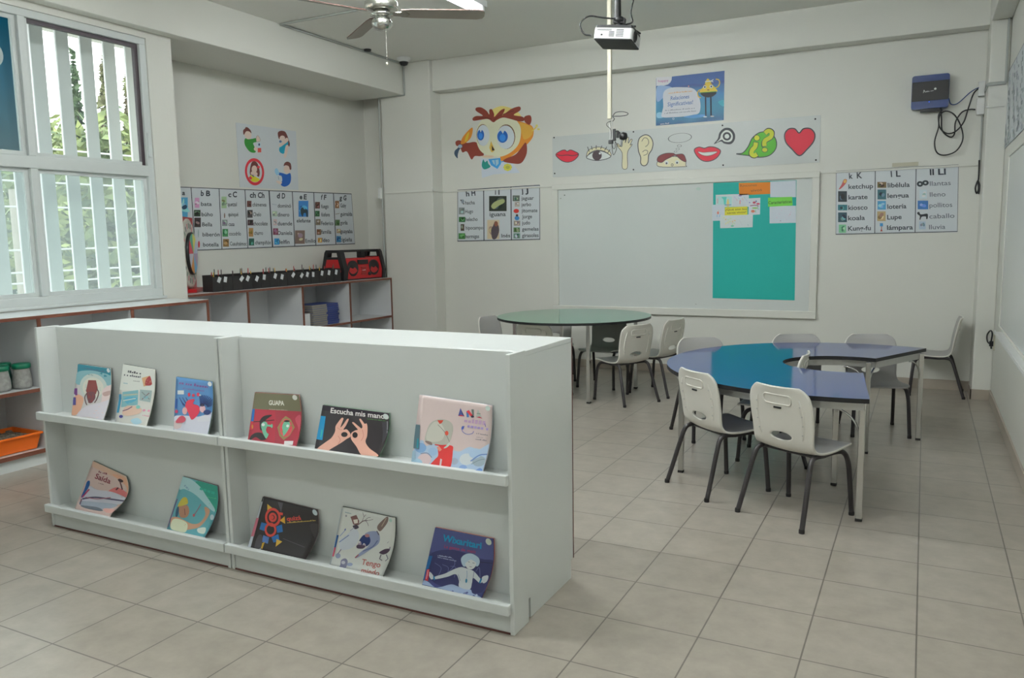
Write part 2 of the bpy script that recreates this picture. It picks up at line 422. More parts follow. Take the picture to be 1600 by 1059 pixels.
tree('conifer', 'brownish conifer tip at the right end of the upper window', -16.4, 12.75, 8.75, 1.1, 'leafb', True, 6500, ls=.12)
tree('conifer', 'thin dark conifer tip left of the brownish conifers', -21.0, 14.6, 9.9, .8, 'leafd', True, 2500, ls=.14)

# ---------------------------------------------------------------- shelves along the window
def cube_shelf(name, label, x0, x1, y0, y1, zt, divs, mid, group=None):
    """open shelf facing +X: x1 is the front"""
    t = empty(name, label, 'shelf unit', (x0, y0, 0), 0, group)
    w, d = y1-y0, x1-x0
    th = .018
    MB().box(0, d-.002, 0, w, zt-th, zt).build('top_panel', 'melamine', t, .001)
    MB().box(0, .006, th, w-th, .09, zt-th).build('back_panel', 'melamine', t)
    MB().box(0, d-.002, th, w-th, .08, .08+th).build('bottom_panel', 'melamine', t)
    MB().box(0, d-.02, th, w-th, 0, .08).build('plinth', 'white', t)
    MB().box(0, d-.002, 0, th, 0, zt-th).build('side_panel', 'melamine', t)
    MB().box(0, d-.002, w-th, w, 0, zt-th).build('side_panel', 'melamine', t)
    ed = MB(); e = .003
    ed.box(d-.002, d+e, 0, w, zt-th-.004, zt-.002).box(d-.002, d+e, 0, .022, .0, zt-th).box(d-.002, d+e, w-.022, w, 0, zt-th).box(d-.002, d+e, .022, w-.022, .076, .102)
    prev = th
    ds = [q-y0 for q in divs]
    for q in ds:
        MB().box(.006, d-.002, q-.009, q+.009, .098, zt-th).build('divider', 'melamine', t)
        ed.box(d-.002, d+e, q-.012, q+.012, .102, zt-th)
    bounds = [.018]+ds+[w-.018]
    for i in range(len(bounds)-1):
        if mid:
            MB().box(.006, d-.002, bounds[i]+.009, bounds[i+1]-.009, mid-.009, mid+.009).build('shelf_board', 'melamine', t)
            ed.box(d-.002, d+e, bounds[i]+.012, bounds[i+1]-.012, mid-.012, mid+.010)
    ed.build('edge_banding', 'brown', t)
    return t
cube_shelf('low_shelf_unit', 'long low white shelf with brown edges below the window', XW+.001, -4.853, 1.02, 4.325, .935, [1.68, 2.34, 3.00, 3.66], .475)
cube_shelf('low_shelf_unit', 'white brown-edged shelf in the niche under the alphabet poster', XN+.001, -5.433, 4.604, 7.495, .940, [5.29, 6.01, 6.74], .497)

# ---------------------------------------------------------------- book display with storage unit behind
BX0, BX1, BYF, BYB = -3.735, -1.195, 2.285, 2.815
def display(name, label, x0, x1):
    t = empty(name, label, 'book display', (x0, BYF, 0)); w = x1-x0
    MB().box(0, .016, 0, .115, 0, .975).build('side_panel', 'white', t, .002)
    MB().box(w-.016, w, 0, .115, 0, .975).build('side_panel', 'white', t, .002)
    MB().box(.016, w-.016, .095, .113, 0, .970).build('back_panel', 'white', t, .001)
    for z in (.535, .079):
        s_ = MB().box(.016, w-.016, -.001, .095, z, z+.016).build('book_ledge', 'white', t, .001)
        MB().box(-.012, w-.010, -.024, -.001, z-.003, z+.035).build('ledge_lip', 'white', s_, .003)
    MB().box(.016, w-.016, .006, .02, .004, .079).build('kick_panel', 'white', t, .001)
    MB().box(.002, w-.002, .001, .10, 0, .005).build('base_strip', 'redbrown', t)
    return t
XM = -2.530
display('book_display_rack', 'white two-tier book rack at left holding five picture books', BX0, XM-.004)
display('book_display_rack', 'wider white two-tier book rack at right holding six picture books', XM+.004, BX1)
t = empty('storage_shelf_unit', 'long white low storage unit standing behind the book racks', 'shelf unit', (BX0, BYF+.118, 0))
w = BX1-BX0-.006; d = BYB-BYF-.118
MB().box(0, w, 0, d, .952, .970).build('top_panel', 'white', t, .0015)
MB().box(0, w, 0, .012, .08, .952).build('back_panel', 'white', t)
MB().box(0, .018, .012, d, .08, .952).build('side_panel', 'white', t)
MB().box(w-.018, w, .012, d, .08, .952).build('side_panel', 'white', t)
MB().box(.018, w-.018, .012, d, .08, .098).build('bottom_panel', 'white', t)
MB().box(.005, w-.004, .03, d-.012, 0, .079).build('plinth', 'white', t)
for k in (1, 2, 3): MB().box(w*k/4-.009, w*k/4+.009, .012, d, .098, .952).build('divider', 'white', t)
for k in range(4): MB().box(w*k/4+(.018 if k == 0 else .009), w*(k+1)/4-(.018 if k == 3 else .009), .012, d, .52, .538).build('shelf_board', 'white', t)
ed = MB().box(0, w+.002, d, d+.004, .948, .968).box(0, .02, d, d+.004, .08, .948).box(w-.02, w+.002, d, d+.004, .08, .948).box(.02, w-.02, d, d+.004, .08, .102)
ed.build('edge_banding', 'redbrown', t)

# ---------------------------------------------------------------- tables
def leg(t, x, y, zt, s=.0145):
    l = MB().box(x-s, x+s, y-s, y+s, .012, zt).build('leg', 'chrome', t, .003)
    MB().box(x-s-.001, x+s+.001, y-s-.001, y+s+.001, 0, .014).build('foot_cap', 'rubber', l, .002)
ZT = .600
t = empty('horseshoe_table', 'blue horseshoe-shaped laminate table with black edge and chrome legs', 'table', (-.385, 4.885, 0))
out = arc((0, 0), 1.0, -79, -295, 60); inn = [(x*1.02-.0, y*.92+.05) for x, y in arc((0, 0), .335, -296, -70, 30)]
poly = out+inn
MB().prism(poly, ZT-.022, ZT, 0, 1).build('tabletop', ['blue', 'black'], t, .002)
ap_o = arc((0, 0), .945, -80, -294, 50); ap_i = [(x*1.02, y*.92+.05) for x, y in arc((0, 0), .385, -292, -74, 30)]
rail = MB()
def ribbon(pts, z0, z1, th):
    for i in range(len(pts)-1):
        a = Vector((*pts[i], 0)); b = Vector((*pts[i+1], 0)); n = (b-a).normalized().cross(Vector((0, 0, 1)))*th/2; d2 = (b-a)*.5
        rail.obox((a+b)/2+Vector((0, 0, (z0+z1)/2)), d2*1.01, n, (0, 0, (z1-z0)/2))
ribbon(ap_o+[ap_i[0]], ZT-.064, ZT-.022, .02); ribbon(ap_i+[ap_o[0]], ZT-.064, ZT-.022, .02)
rail.build('apron_rail', 'rail', t)
c0 = (-.385, 4.885)
blegs = [(-1.198, 4.40), (-.225, 3.965), (-.385, 4.50), (-.274, 5.245), (.012, 5.73), (-.97, 5.58)]
for x, y in blegs: leg(t, x-c0[0], y-c0[1], ZT-.03)
def brace(t, x, y, dx, dy, zt):
    n = math.hypot(dx, dy); dx /= n; dy /= n
    pts = [(x+dx*.14*math.sin(a), y+dy*.14*math.sin(a), zt-.17+.14*(1-math.cos(a))) for a in [PI/2*i/8 for i in range(9)]]
    pts = [(x+dx*(.012+.13*(1-math.cos(PI/2*i/8))), y+dy*(.012+.13*(1-math.cos(PI/2*i/8))), zt-.15+.13*math.sin(PI/2*i/8)) for i in range(9)]
    MB().tube(pts, .005, 8).build('brace', 'chrome', t)
for (x, y), dr in zip(blegs, [(1, -.3), (-1, .05), (.2, -1), (.3, .9), (-.5, -.9), (1, 0)]):
    brace(t, x-c0[0], y-c0[1], dr[0], dr[1], ZT-.045)
brace(t, blegs[3][0]-c0[0], blegs[3][1]-c0[1], -1, .1, ZT-.045)
ZG = .685
t = empty('round_table', 'round green laminate table with black edge and square chrome legs', 'table', (-2.69, 6.36, 0))
RG = .665
MB().prism(arc((0, 0), RG, 0, 354, 59), ZG-.020, ZG, 0, 1).build('tabletop', ['green', 'black'], t, .002)
gl = [(.285, -.37), (.43, .40), (-.31, .44), (-.50, -.15)]
rail = MB(); ribbon([(x, y) for x, y in gl]+[gl[0]], ZG-.046, ZG-.020, .02); rail.build('apron_rail', 'rail', t)
for x, y in gl: leg(t, x, y, ZG-.02)

# ---------------------------------------------------------------- child chairs
def chair_shell_mesh():
    prof = [(.203, .335), (.200, .349), (.180, .356), (.12, .352), (.06, .346), (0, .343), (-.05, .345), (-.082, .355), (-.103, .378), (-.114, .41), (-.124, .46), (-.135, .52), (-.146, .575), (-.154, .615), (-.163, .640), (-.168, .652)]
    wid = [.145, .160, .168, .173, .175, .174, .170, .166, .164, .165, .168, .171, .169, .158, .135, .112]
    pts = bez([(a, b, 0) for a, b in prof], 4); ws_ = [p.x for p in bez([(q, 0, 0) for q in wid], 4)]
    L = len(pts); K = 29
    bm = bmesh.new(); grid = []
    for i in range(L):
        row = []
        seatf = min(1, max(0, (i-6)/20.)) * (1 if i < 28 else 0)
        for k in range(K):
            s_ = (k/(K-1)*2-1)
            x = s_*ws_[i]
            y, z = pts[i].x, pts[i].y
            back = min(1, max(0, (i-28)/12.))
            if i <= 32: z -= .012*(1-s_*s_)*math.sin(min(1, i/20.)*PI/2)*(1-back)
            y += back*.020*(s_*s_-.3)
            row.append(bm.verts.new((x, y, z)))
        grid.append(row)
    for i in range(L-1):
        for k in range(K-1):
            bm.faces.new((grid[i][k], grid[i][k+1], grid[i+1][k+1], grid[i+1][k]))
    bmesh.ops.recalc_face_normals(bm, faces=bm.faces)
    me = bpy.data.meshes.new('shell'); bm.to_mesh(me); bm.free()
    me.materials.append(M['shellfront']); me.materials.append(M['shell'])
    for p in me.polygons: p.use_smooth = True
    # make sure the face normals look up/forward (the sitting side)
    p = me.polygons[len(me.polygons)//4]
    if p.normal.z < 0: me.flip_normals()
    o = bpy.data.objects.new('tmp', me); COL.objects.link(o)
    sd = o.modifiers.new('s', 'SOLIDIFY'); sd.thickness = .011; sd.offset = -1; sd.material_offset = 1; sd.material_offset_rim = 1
    cm = MB().lathe([(1, -.1), (1, .1)], (0, 0, 0), 'Y', 32).mesh('cut', 'shell')
    c = bpy.data.objects.new('cut', cm); COL.objects.link(c); c.scale = (.060, 1, .021); c.location = (0, -.12, .408)
    bo = o.modifiers.new('b', 'BOOLEAN'); bo.object = c; bo.operation = 'DIFFERENCE'; bo.solver = 'EXACT'
    bpy.context.view_layer.update()
    dg = bpy.context.evaluated_depsgraph_get()
    me2 = bpy.data.meshes.new_from_object(o.evaluated_get(dg)); me2.name = 'chair_shell'
    bpy.data.objects.remove(o); bpy.data.objects.remove(c)
    return me2
SHELL = chair_shell_mesh()
def back_y(z, x=0):
    pr = [(-.103, .378), (-.114, .41), (-.124, .46), (-.135, .52), (-.146, .575), (-.154, .615), (-.163, .640)]
    for (y0, z0), (y1, z1) in zip(pr, pr[1:]):
        if z <= z1: break
    return y0+(y1-y0)*(z-z0)/(z1-z0)-.011+.020*((x/.168)**2-.3)
def make_chair():
    t = empty('child_chair', 'x', 'chair')
    o = bpy.data.objects.new('seat_shell', SHELL); COL.objects.link(o); o.parent = t
    # raised grip frame on the back
    g = MB()
    loop = rrect(-.075, .075, .565, .610, .016, 4); loop.append(loop[0])
    g.tube([(x, back_y(z, x)-.001, z) for x, z in loop], .0042, 6)
    g.build('grip_rim', 'shell', o)
    for sx in (-1, 1):
        pts = [(sx*(.112+.014*math.sin((z-.39)/.21*PI)), z) for z in [.395+.2*i/10 for i in range(11)]]
        rb = MB().tube([(x, back_y(z, x)+.001, z) for x, z in pts], [.003]+[.0065]*9+[.003], 8)
        for z in (.43, .475, .52, .565):
            x = sx*(.112+.014*math.sin((z-.39)/.21*PI)); rb.lathe([(.0036, -.0075), (.0036, -.0025)], (x, back_y(z, x), z), 'Y', 10, 1)
        rb.build('back_rib', ['shell', 'rail'], o)
    b = MB().obox((0, back_y(.548)-.002, .548), (.021, 0, 0), (0, .0015, 0), (0, .0003, .0042)).build('name_plate', 'black', o)
    b['label'] = 'small dark plate on chair back'
    for sx in (-1, 1):
        rear = bez([(sx*.182, -.205, .006), (sx*.1725, -.172, .11), (sx*.162, -.136, .23), (sx*.154, -.108, .305), (sx*.150, -.070, .324), (sx*.150, -.01, .322)], 6)
        front = bez([(sx*.150, -.01, .322), (sx*.152, .07, .326), (sx*.160, .135, .316), (sx*.167, .165, .265), (sx*.172, .178, .16), (sx*.178, .190, .006)], 6)
        for pts, nm in ((rear, 'r'), (front, 'f')):
            l = MB().tube(pts, .0122, 10).build('leg', 'greysteel', t)
            e = pts[0] if nm == 'r' else pts[-1]
            MB().lathe([(.013, 0), (.0135, .012), (.012, .02)], (e[0], e[1], 0), 'Z', 12).build('foot_cap', 'rubber', l)
    MB().tube([(-.15, .05, .321), (.15, .05, .321)], .009, 8).build('cross_bar', 'greysteel', t)
    MB().tube([(-.15, -.06, .322), (.15, -.06, .322)], .009, 8).build('cross_bar', 'greysteel', t)
    return t
proto = make_chair(); first = True
def place(x, y, hx, hy, label, group):
    global first
    c = proto if first else copy_tree(proto); first = False
    c.location = (x, y, 0); c.rotation_euler = (0, 0, math.atan2(-hx, hy)); c['label'] = label; c['group'] = group
    return c
GB = 'child chairs around the blue horseshoe table'; GG = 'child chairs around the round green table'
place(-.508, 3.952, .47, .883, 'ivory child chair nearest the viewer at the blue table, back turned', GB)
place(-.943, 4.216, .65, .76, 'ivory child chair second nearest, at the left front of the blue table', GB)
place(-.76, 4.935, -1, 0, 'ivory child chair standing inside the notch of the blue table', GB)
place(-1.27, 5.33, .60, -.80, 'child chair behind the left end of the blue table, facing it', GB)
place(-.72, 5.72, .40, -.92, 'child chair behind the middle of the blue table', GB)
place(-.265, 5.88, .30, -.95, 'grey child chair behind the right arm of the blue table, facing the viewer', GB)
place(.125, 7.48, -1, 0, 'child chair standing alone by the right back corner, seen sideways', 'child chair at the wall')
place(-2.165, 6.215, -.86, .51, 'ivory child chair at the right of the green table, nearer of the two there', GG)
place(-2.01, 6.66, -.95, .28, 'ivory child chair at the right of the green table, farther of the two', GG)
place(-2.58, 6.80, -.05, -1, 'child chair under the far side of the green table, shaded', GG)
place(-2.86, 6.08, .06, 1, 'ivory child chair in front of the green table, back top above the shelf', GG)
place(-3.40, 6.36, .96, -.1, 'grey child chair at the far left of the green table', GG)
place(-3.15, 6.98, .45, -.88, 'child chair behind the left part of the green table', GG)
# ---------------------------------------------------------------- ceiling things
M['tube'] = mat('fill_tube', (.925, .965, .965, 1), .5, emit=TUBE_STRENGTH)  # full-strength glow for the added out-of-view ceiling lights
M['tube_dim'] = mat('lit_tube_soft', (.93, .955, 1, 1), .5, emit=TUBE_STRENGTH*.3)
M['tube_weak'] = mat('fill_tube_weak', (.925, .965, .965, 1), .5, emit=TUBE_STRENGTH*.5)  # weaker glow for the added right-hand lights, keeps that side dimmer
M['diffuser'] = mat('light_housing', (.75, .77, .78, 1), .3, noise=.02)
def fixture(label, x, y0, y1, shade=False, rz=PI/2):
    t = empty('ceiling_light', label, 'ceiling light', (x, (y0+y1)/2, ZC), 0 if shade else rz, 'fluorescent ceiling lights'); h = (y1-y0)/2
    w = .085 if shade else .035; zt_ = -.055 if shade else -.085
    hs = MB().box(-w, w, -h, h, -.030, 0)
    if shade: hs.box(-w-.004, -w, -h, h, -.050, 0).box(w, w+.004, -h, h, -.050, 0)
    hs.build('housing', 'diffuser', t, .002)
    for sx in ((-1, 1) if not shade else (-.6,)):
        MB().tube([(sx*.035, -h+.04, zt_), (sx*.035, h-.04, zt_)], .013, 12).build('light_tube', 'tube_dim' if shade else ('tube_weak' if x > -1.5 else 'tube'), t)
    for a_, b_ in ((-h, -h+.035), (h-.035, h)): MB().box(-.065, .065, a_, b_, zt_-.02, -.030).build('lamp_holder', 'whiteplastic', t, .003)
    return t
fixture('lit ceiling light with side reflectors beside the fan', -3.36, 4.75, 5.97, True)
fixture('added unseen double-tube fill light above the book racks', -2.6, 1.3, 2.5)  # out-of-view lamp added to brighten the room around the racks
fixture('added unseen double-tube fill light before the projector', -2.75, 3.6, 4.8)  # unseen lamp added to bring more light to the back of the room
fixture('added unseen double-tube fill light on the right side between rack and blue table', -.75, 2.1, 3.3)  # unseen lamp added to brighten the right side of the racks
fixture('added unseen double-tube fill light on the right side above the viewer', -.9, -.5, .7)  # lamp added out of view for more even light from the right
# fan
FX, FY, FZ = -3.33, 4.59, 2.885
t = empty('ceiling_fan', 'brushed metal ceiling fan with three grey blades', 'ceiling fan', (FX, FY, FZ))
MB().lathe([(.012, .055), (.012, ZC-FZ-.03), (.06, ZC-FZ-.03), (.065, ZC-FZ)], (0, 0, 0)).build('down_rod', 'steelfan', t)
MB().lathe([(.016, .145), (.03, .14), (.045, .115), (.055, .085), (.060, .075), (.105, .072), (.112, .065), (.112, .022), (.105, .015), (.05, .012)], (0, 0, 0), n=40).build('motor_housing', 'steelfan', t)
MB().lathe([(.055, .01), (.075, -.005), (.078, -.02), (.03, -.03)], (0, 0, 0), n=32).build('hub_plate', 'steelfan', t)
lamp = MB().lathe([(.03, -.025), (.055, -.035), (.070, -.060), (.068, -.085), (.050, -.108), (.0, -.112)], (0, 0, 0), n=32).build('switch_bowl', 'steelfan', t)
def blade(ang, L):
    a = math.radians(ang); ca, sa = math.cos(a), math.sin(a)
    R = Matrix.Rotation(a, 4, 'Z')@Matrix.Rotation(math.radians(-13), 4, 'X')
    poly = [(.13, -.045), (.2, -.055), (L-.05, -.062), (L-.012, -.05), (L, -.02), (L, .02), (L-.012, .05), (L-.05, .062), (.2, .055), (.13, .045)]
    mb = MB().prism(poly, -.004, .003, 0, 1)
    mb.v = [tuple(R@Vector(v)) for v in mb.v]
    o = mb.build('blade', ['blade', 'bladeunder'], t)
    mb = MB().prism([(.05, -.02), (.16, -.03), (.19, 0), (.16, .03), (.05, .02)], -.010, -.004); mb.v = [tuple(R@Vector(v)) for v in mb.v]
    mb.build('blade_bracket', 'steelfan', t)
def bang(px, py):
    p = onZ(px, py, FZ-.01); return math.degrees(math.atan2(p.y-FY, p.x-FX)), math.hypot(p.y-FY, p.x-FX)
for px, py in ((757, 25), (480, 3), (547, 66)):
    a, L = bang(px, py); blade(a, max(.6, min(.74, L)))
chn = MB().tube([(.03, .0, -.10), (.03, 0, -.33)], .0012, 6).build('pull_chain', 'steelfan', t)
MB().lathe([(0, -.012), (.008, -.006), (.009, .004), (.0, .012)], (.03, 0, -.335), n=12).build('chain_pull', 'creampvc', chn)
# camera dome
t = empty('dome_camera', 'small white dome security camera on the ceiling by the column', 'security camera', (-5.03, 7.30, ZC))
MB().lathe([(.075, -.0), (.078, -.012), (.066, -.022), (.05, -.04)], (0, 0, 0), n=32).build('housing', 'whiteplastic', t)
MB().lathe([(.048, -.03), (.047, -.05), (.036, -.072), (.0, -.085)], (0, 0, 0), n=32).build('dome', 'black', t)
# conduit run
cp = [(-3.9, 5.60, ZC-.012), (-5.165, 5.60, ZC-.012), (-5.165, 7.486, ZC-.012), (-5.165, 7.486, 2.95), (-5.515, 7.486, 2.945), (-5.515, 7.486, .95)]
mb = MB()
for a, b in zip(cp, cp[1:]): mb.tube([a, b], .010, 8)
tag(mb.build('cable_conduit', 'conduit'), 'grey cable conduit running along the beam and down the left column', 'conduit')
tag(MB().lathe([(.0, -.02), (.035, -.018), (.038, 0)], (-5.11, 6.78, ZC-.002), n=20).build('round_sensor', 'black'), 'small black round fitting on the conduit beside the beam', 'fitting')
# horizontal trunking on the board wall
zt = 1.895
mb = MB().box(-4.84+.002, .372, YB-.014, YB, zt-.010, zt+.006)
mb.box(-5.50, -4.826, 7.486, 7.5, zt-.008, zt+.008).box(-4.84, -4.826, 7.486, YB, zt-.008, zt+.008)
tag(mb.build('wall_trunking', 'wall', bevel=.002), 'thin white cable trunking running across the column and board wall', 'cable trunking')
tag(MB().box(-5.545, -5.51, 7.45, 7.499, zt-.06, zt+.06).build('junction_box', 'whiteplastic', bevel=.003), 'small white junction box at the left edge of the column', 'junction box')
# cream pole hanging from the ceiling with a webcam arm
PX, PY = onY(952.5, 120, 5.6).x, 5.6
zb = onY(952, 186, PY).z
t = empty('drop_pole', 'cream plastic pole hanging from the ceiling behind the projector', 'pole', (PX, PY, ZC))
MB().box(-.015, .015, -.012, .012, zb-ZC, 0).build('pole', 'creampvc', t, .003)
MB().box(-.05, .05, -.05, .05, -.012, 0).build('ceiling_plate', 'creampvc', t, .003)
t = empty('webcam_arm', 'black webcam on a thin arm with dangling cables under the cream pole', 'webcam', (PX, PY, zb-.008))
def PP(px, py, dy=0): p = onY(px, py, PY+dy); return (p.x-PX, p.y-PY, p.z-zb)
MB().tube([PP(953, 188), PP(954, 220)], .006, 8).tube([PP(957, 189), PP(957, 218)], .003, 6).build('rod', 'rail', t)
MB().obox(PP(954.5, 220), (.016, 0, 0), (0, .012, 0), (0, 0, .014)).build('clamp', 'black', t, .003)
MB().obox(PP(960, 209), (.009, 0, .001), (0, .01, 0), (-.001, 0, .042)).obox(PP(965, 208), (.008, 0, 0), (0, .01, 0), (0, 0, .026)).tube([PP(963, 203), PP(968, 206), PP(972, 212)], .008, 8).build('bracket', 'black', t, .002)
MB().lathe([(.0, -.03), (.022, -.024), (.03, 0), (.022, .024), (0, .03)], PP(974, 211), 'X', 16).build('camera_head', 'black', t)
for k, pts in enumerate(([(957, 180), (962, 174), (972, 172.5), (981, 175), (979, 178), (970, 179.5), (958, 180.3), (960, 184), (957, 188)],
    [(955, 187), (949, 190), (948, 194), (953, 199), (955, 203), (955, 215)], [(956, 222), (957, 235), (959, 240), (963, 232), (964, 222)],
    [(961, 219), (966, 226), (970, 226), (971, 216)], [(956, 221), (958, 230), (961, 229), (961, 220)])):
    MB().tube(bez([PP(a, b, .01*k-.02) for a, b in pts], 5), .0022 if k else .003, 6).build('cable', 'black', t)
# projector
pc = Vector((-1.735, 4.83, 2.575))
t = empty('ceiling_projector', 'white and black projector hanging upside down from a black ceiling mount', 'projector', tuple(pc))
t.rotation_euler = (math.radians(-3), math.radians(7), math.radians(6))
W_, D_, H_ = .118, .118, .040
pr = MB().prism(rrect(-W_, W_, -D_, D_, .012), -H_, H_*.55)
body = pr.build('body', mat('projector_white', (.78, .79, .79, 1), .3, noise=.02), t, .004)
MB().prism(rrect(-W_+.004, W_-.004, -D_+.004, D_-.004, .012), H_*.55, H_).build('lid', 'black', t, .004)
MB().prism(rrect(-W_+.002, W_-.002, -D_+.002, D_-.002, .012), -H_-.005, -H_).build('underside', 'blackcard', t, .002)
vt = MB()
for x0, x1, zz in ((.02, .065, (-.025, -.016, -.007, .002, .011)), (-.025, .008, (-.026, -.018, -.010, -.002))):
    for z in zz: vt.box(x0, x1, -D_-.001, -D_+.002, z-.0018, z+.0022)
vt.box(-.10, -.01, -D_-.001, -D_+.002, .006, .009).box(-.10, -.01, -D_-.001, -D_+.002, .012, .014).box(-.075, -.063, -D_-.001, -D_+.002, -.024, -.014)
vt.build('vent_slots', 'black', body)
for k in range(7): pass
MB().lathe([(.034, 0), (.034, .006), (.026, .010), (.024, .004), (.0, .003)], (W_, -.045, -.008), 'X', 28).build('lens', 'black', body)
vt = MB()
for k in range(7): vt.box(W_-.001, W_+.0012, .03, .085, -.032+k*.008, -.029+k*.008)
vt.build('side_vent', 'rail', body)
mt = MB().lathe([(.055, .038), (.055, .046), (.02, .05), (.022, .085), (.034, .09), (.034, .11), (.018, .12)], (.0, 0, 0), n=24)
mt.obox((0, 0, .095), (.035, 0, 0), (0, .02, 0), (0, 0, .015)).tube([(-.1, -.07, .045), (-.02, -.03, .06), (.03, 0, .07), (.08, .04, .06), (.12, .08, .045)], .006, 8).tube([(-.1, .07, .045), (.03, 0, .065), (.12, -.07, .045)], .006, 8)
mt.build('mount_bracket', 'black', t)
mt = MB().lathe([(.022, .10), (.020, .2), (.020, ZC-pc.z-.02), (.05, ZC-pc.z-.015), (.05, ZC-pc.z-.001)], (0, 0, 0), n=20)
o = mt.build('ceiling_mount', 'black', t); o.matrix_parent_inverse = (Matrix.Translation(pc)@t.rotation_euler.to_matrix().to_4x4()).inverted()@Matrix.Translation(pc)
MB().tube(bez([(.02, -.02, .10), (-.10, -.03, .105), (-.19, -.04, .11), (-.235, -.05, .06), (-.20, -.06, .0), (-.152, -.06, -.01)], 8), .005, 8).build('power_cable', 'black', t)
MB().tube(bez([(.05, .0, .40), (.075, -.02, .25), (.07, -.03, .14), (.09, -.04, .08), (.05, -.05, .06)], 8), .005, 8).build('signal_cable', 'black', t)

# ---------------------------------------------------------------- flat artwork on surfaces
def albedo(c, k):
    g = sum(c)/3; c = [v*.85+g*.15 for v in c]
    q = [s2l(v)*k*.94 for v in c]; f = min(1, .8/max(q))
    return tuple(v*f for v in q)+(1,)
_pal = {}
def pal(c, k, gloss=.5):
    key = (tuple(c), k)
    if key not in _pal:
        _pal[key] = mat('printed_ink_%02x%02x%02x' % tuple(int(v) for v in c), albedo(c, k), gloss, noise=.02, nscale=50)
    return _pal[key]
_txt = {}
def text_tris(s, bold=0):
    key = (s, bold)
    if key in _txt: return _txt[key]
    cu = bpy.data.curves.new('t', 'FONT'); cu.body = s; cu.size = 1; cu.resolution_u = 3; cu.offset = bold
    o = bpy.data.objects.new('t', cu); COL.objects.link(o)
    dg = bpy.context.evaluated_depsgraph_get(); me = bpy.data.meshes.new_from_object(o.evaluated_get(dg))
    me.calc_loop_triangles()
    vs = [(v.co.x, v.co.y) for v in me.vertices]; tr = [tuple(t.vertices) for t in me.loop_triangles]
    bpy.data.objects.remove(o); bpy.data.meshes.remove(me); bpy.data.curves.remove(cu)
    xs = [v[0] for v in vs] or [0]; x0, x1 = min(xs), max(xs)
    vs = [((x-x0)/max(1e-6, x1-x0), y) for x, y in vs]
    _txt[key] = (vs, tr); return _txt[key]
class Art:
    """collects flat coloured shapes in 2D drawing coordinates; surf maps (x, y, layer) to 3D"""
    def __init__(s, surf, k=2.0, T=None, sub=0, gloss=.5): s.surf = surf; s.k = k; s.v = []; s.f = []; s.mi = []; s.m = []; s.n = 0; s.T = T or (0, 0, 1); s.sub = sub; s.g = gloss
    def _m(s, c):
        m_ = pal(c, s.k, s.g)
        if m_ not in s.m: s.m.append(m_)
        return s.m.index(m_)
    def _emit(s, tris, c):
        s.n += 1; mi = s._m(c); ox, oy, sc = s.T
        st = [tuple((ox+p[0]*sc, oy+p[1]*sc) for p in t) for t in tris]
        if s.sub:
            out = []
            while st:
                t = st.pop(); e = [math.dist(t[i], t[(i+1) % 3]) for i in range(3)]; j = e.index(max(e))
                if e[j] > s.sub:
                    a, b, c_ = t[j], t[(j+1) % 3], t[(j+2) % 3]; mm = ((a[0]+b[0])/2, (a[1]+b[1])/2)
                    st += [(a, mm, c_), (mm, b, c_)]
                else: out.append(t)
            st = out
        for t in st:
            o = len(s.v); s.v += [tuple(s.surf(p[0], p[1], s.n)) for p in t]; s.f.append((o, o+1, o+2)); s.mi.append(mi)
    def poly(s, pts, c, *holes):
        loops = [[Vector((p[0], p[1], 0)) for p in L_] for L_ in (pts,)+holes]
        flat = [(p[0], p[1]) for L_ in (pts,)+holes for p in L_]
        s._emit([tuple(flat[i] for i in t) for t in tessellate_polygon(loops)], c); return s
    def rect(s, x0, y0, x1, y1, c): return s.poly([(x0, y0), (x1, y0), (x1, y1), (x0, y1)], c)
    def ell(s, x, y, rx, ry, c, rot=0, n=22, a0=0, a1=360, hole=0):
        cr, sr = math.cos(math.radians(rot)), math.sin(math.radians(rot))
        def L_(q): return [(x+rx*q*math.cos(a)*cr-ry*q*math.sin(a)*sr, y+rx*q*math.cos(a)*sr+ry*q*math.sin(a)*cr) for a in [math.radians(a0+(a1-a0)*i/n) for i in range(n if a1-a0 == 360 else n+1)]]
        if hole:
            o, i_ = L_(1), L_(hole); tris = []
            m_ = len(o)
            for i in range(m_ if a1-a0 == 360 else m_-1):
                j = (i+1) % m_; tris += [(o[i], o[j], i_[j]), (o[i], i_[j], i_[i])]
            s._emit(tris, c); return s
        return s.poly(L_(1), c)
    def line(s, pts, w, c, close=False):
        pts = list(pts)+([pts[0]] if close else []); tris = []
        L_, R_ = [], []
        for i, p in enumerate(pts):
            a = pts[max(0, i-1)] if not (close and i in (0, len(pts)-1)) else pts[-2]
            b = pts[min(len(pts)-1, i+1)] if not (close and i in (0, len(pts)-1)) else pts[1]
            dx, dy = b[0]-a[0], b[1]-a[1]; q = math.hypot(dx, dy) or 1
            L_.append((p[0]-dy/q*w/2, p[1]+dx/q*w/2)); R_.append((p[0]+dy/q*w/2, p[1]-dx/q*w/2))
        for i in range(len(pts)-1): tris += [(L_[i], L_[i+1], R_[i+1]), (L_[i], R_[i+1], R_[i])]
        s._emit(tris, c); return s
    def curve(s, pts, w, c, close=False, n=6):
        P_ = bez([(p[0], p[1], 0) for p in pts], n); return s.line([(p.x, p.y) for p in P_], w, c)
    def blob(s, pts, c, edge=None, w=1, n=5):
        P_ = [Vector((p[0], p[1], 0)) for p in pts]; out = []; N = len(P_)
        for i in range(N):
            a, b, c2, d = P_[i-1], P_[i], P_[(i+1) % N], P_[(i+2) % N]
            for k in range(n):
                t = k/n; q = .5*((2*b)+(c2-a)*t+(2*a-5*b+4*c2-d)*t*t+(3*b-a-3*c2+d)*t**3); out.append((q.x, q.y))
        s.poly(out, c)
        if edge: s.line(out, w, edge, True)
        return s
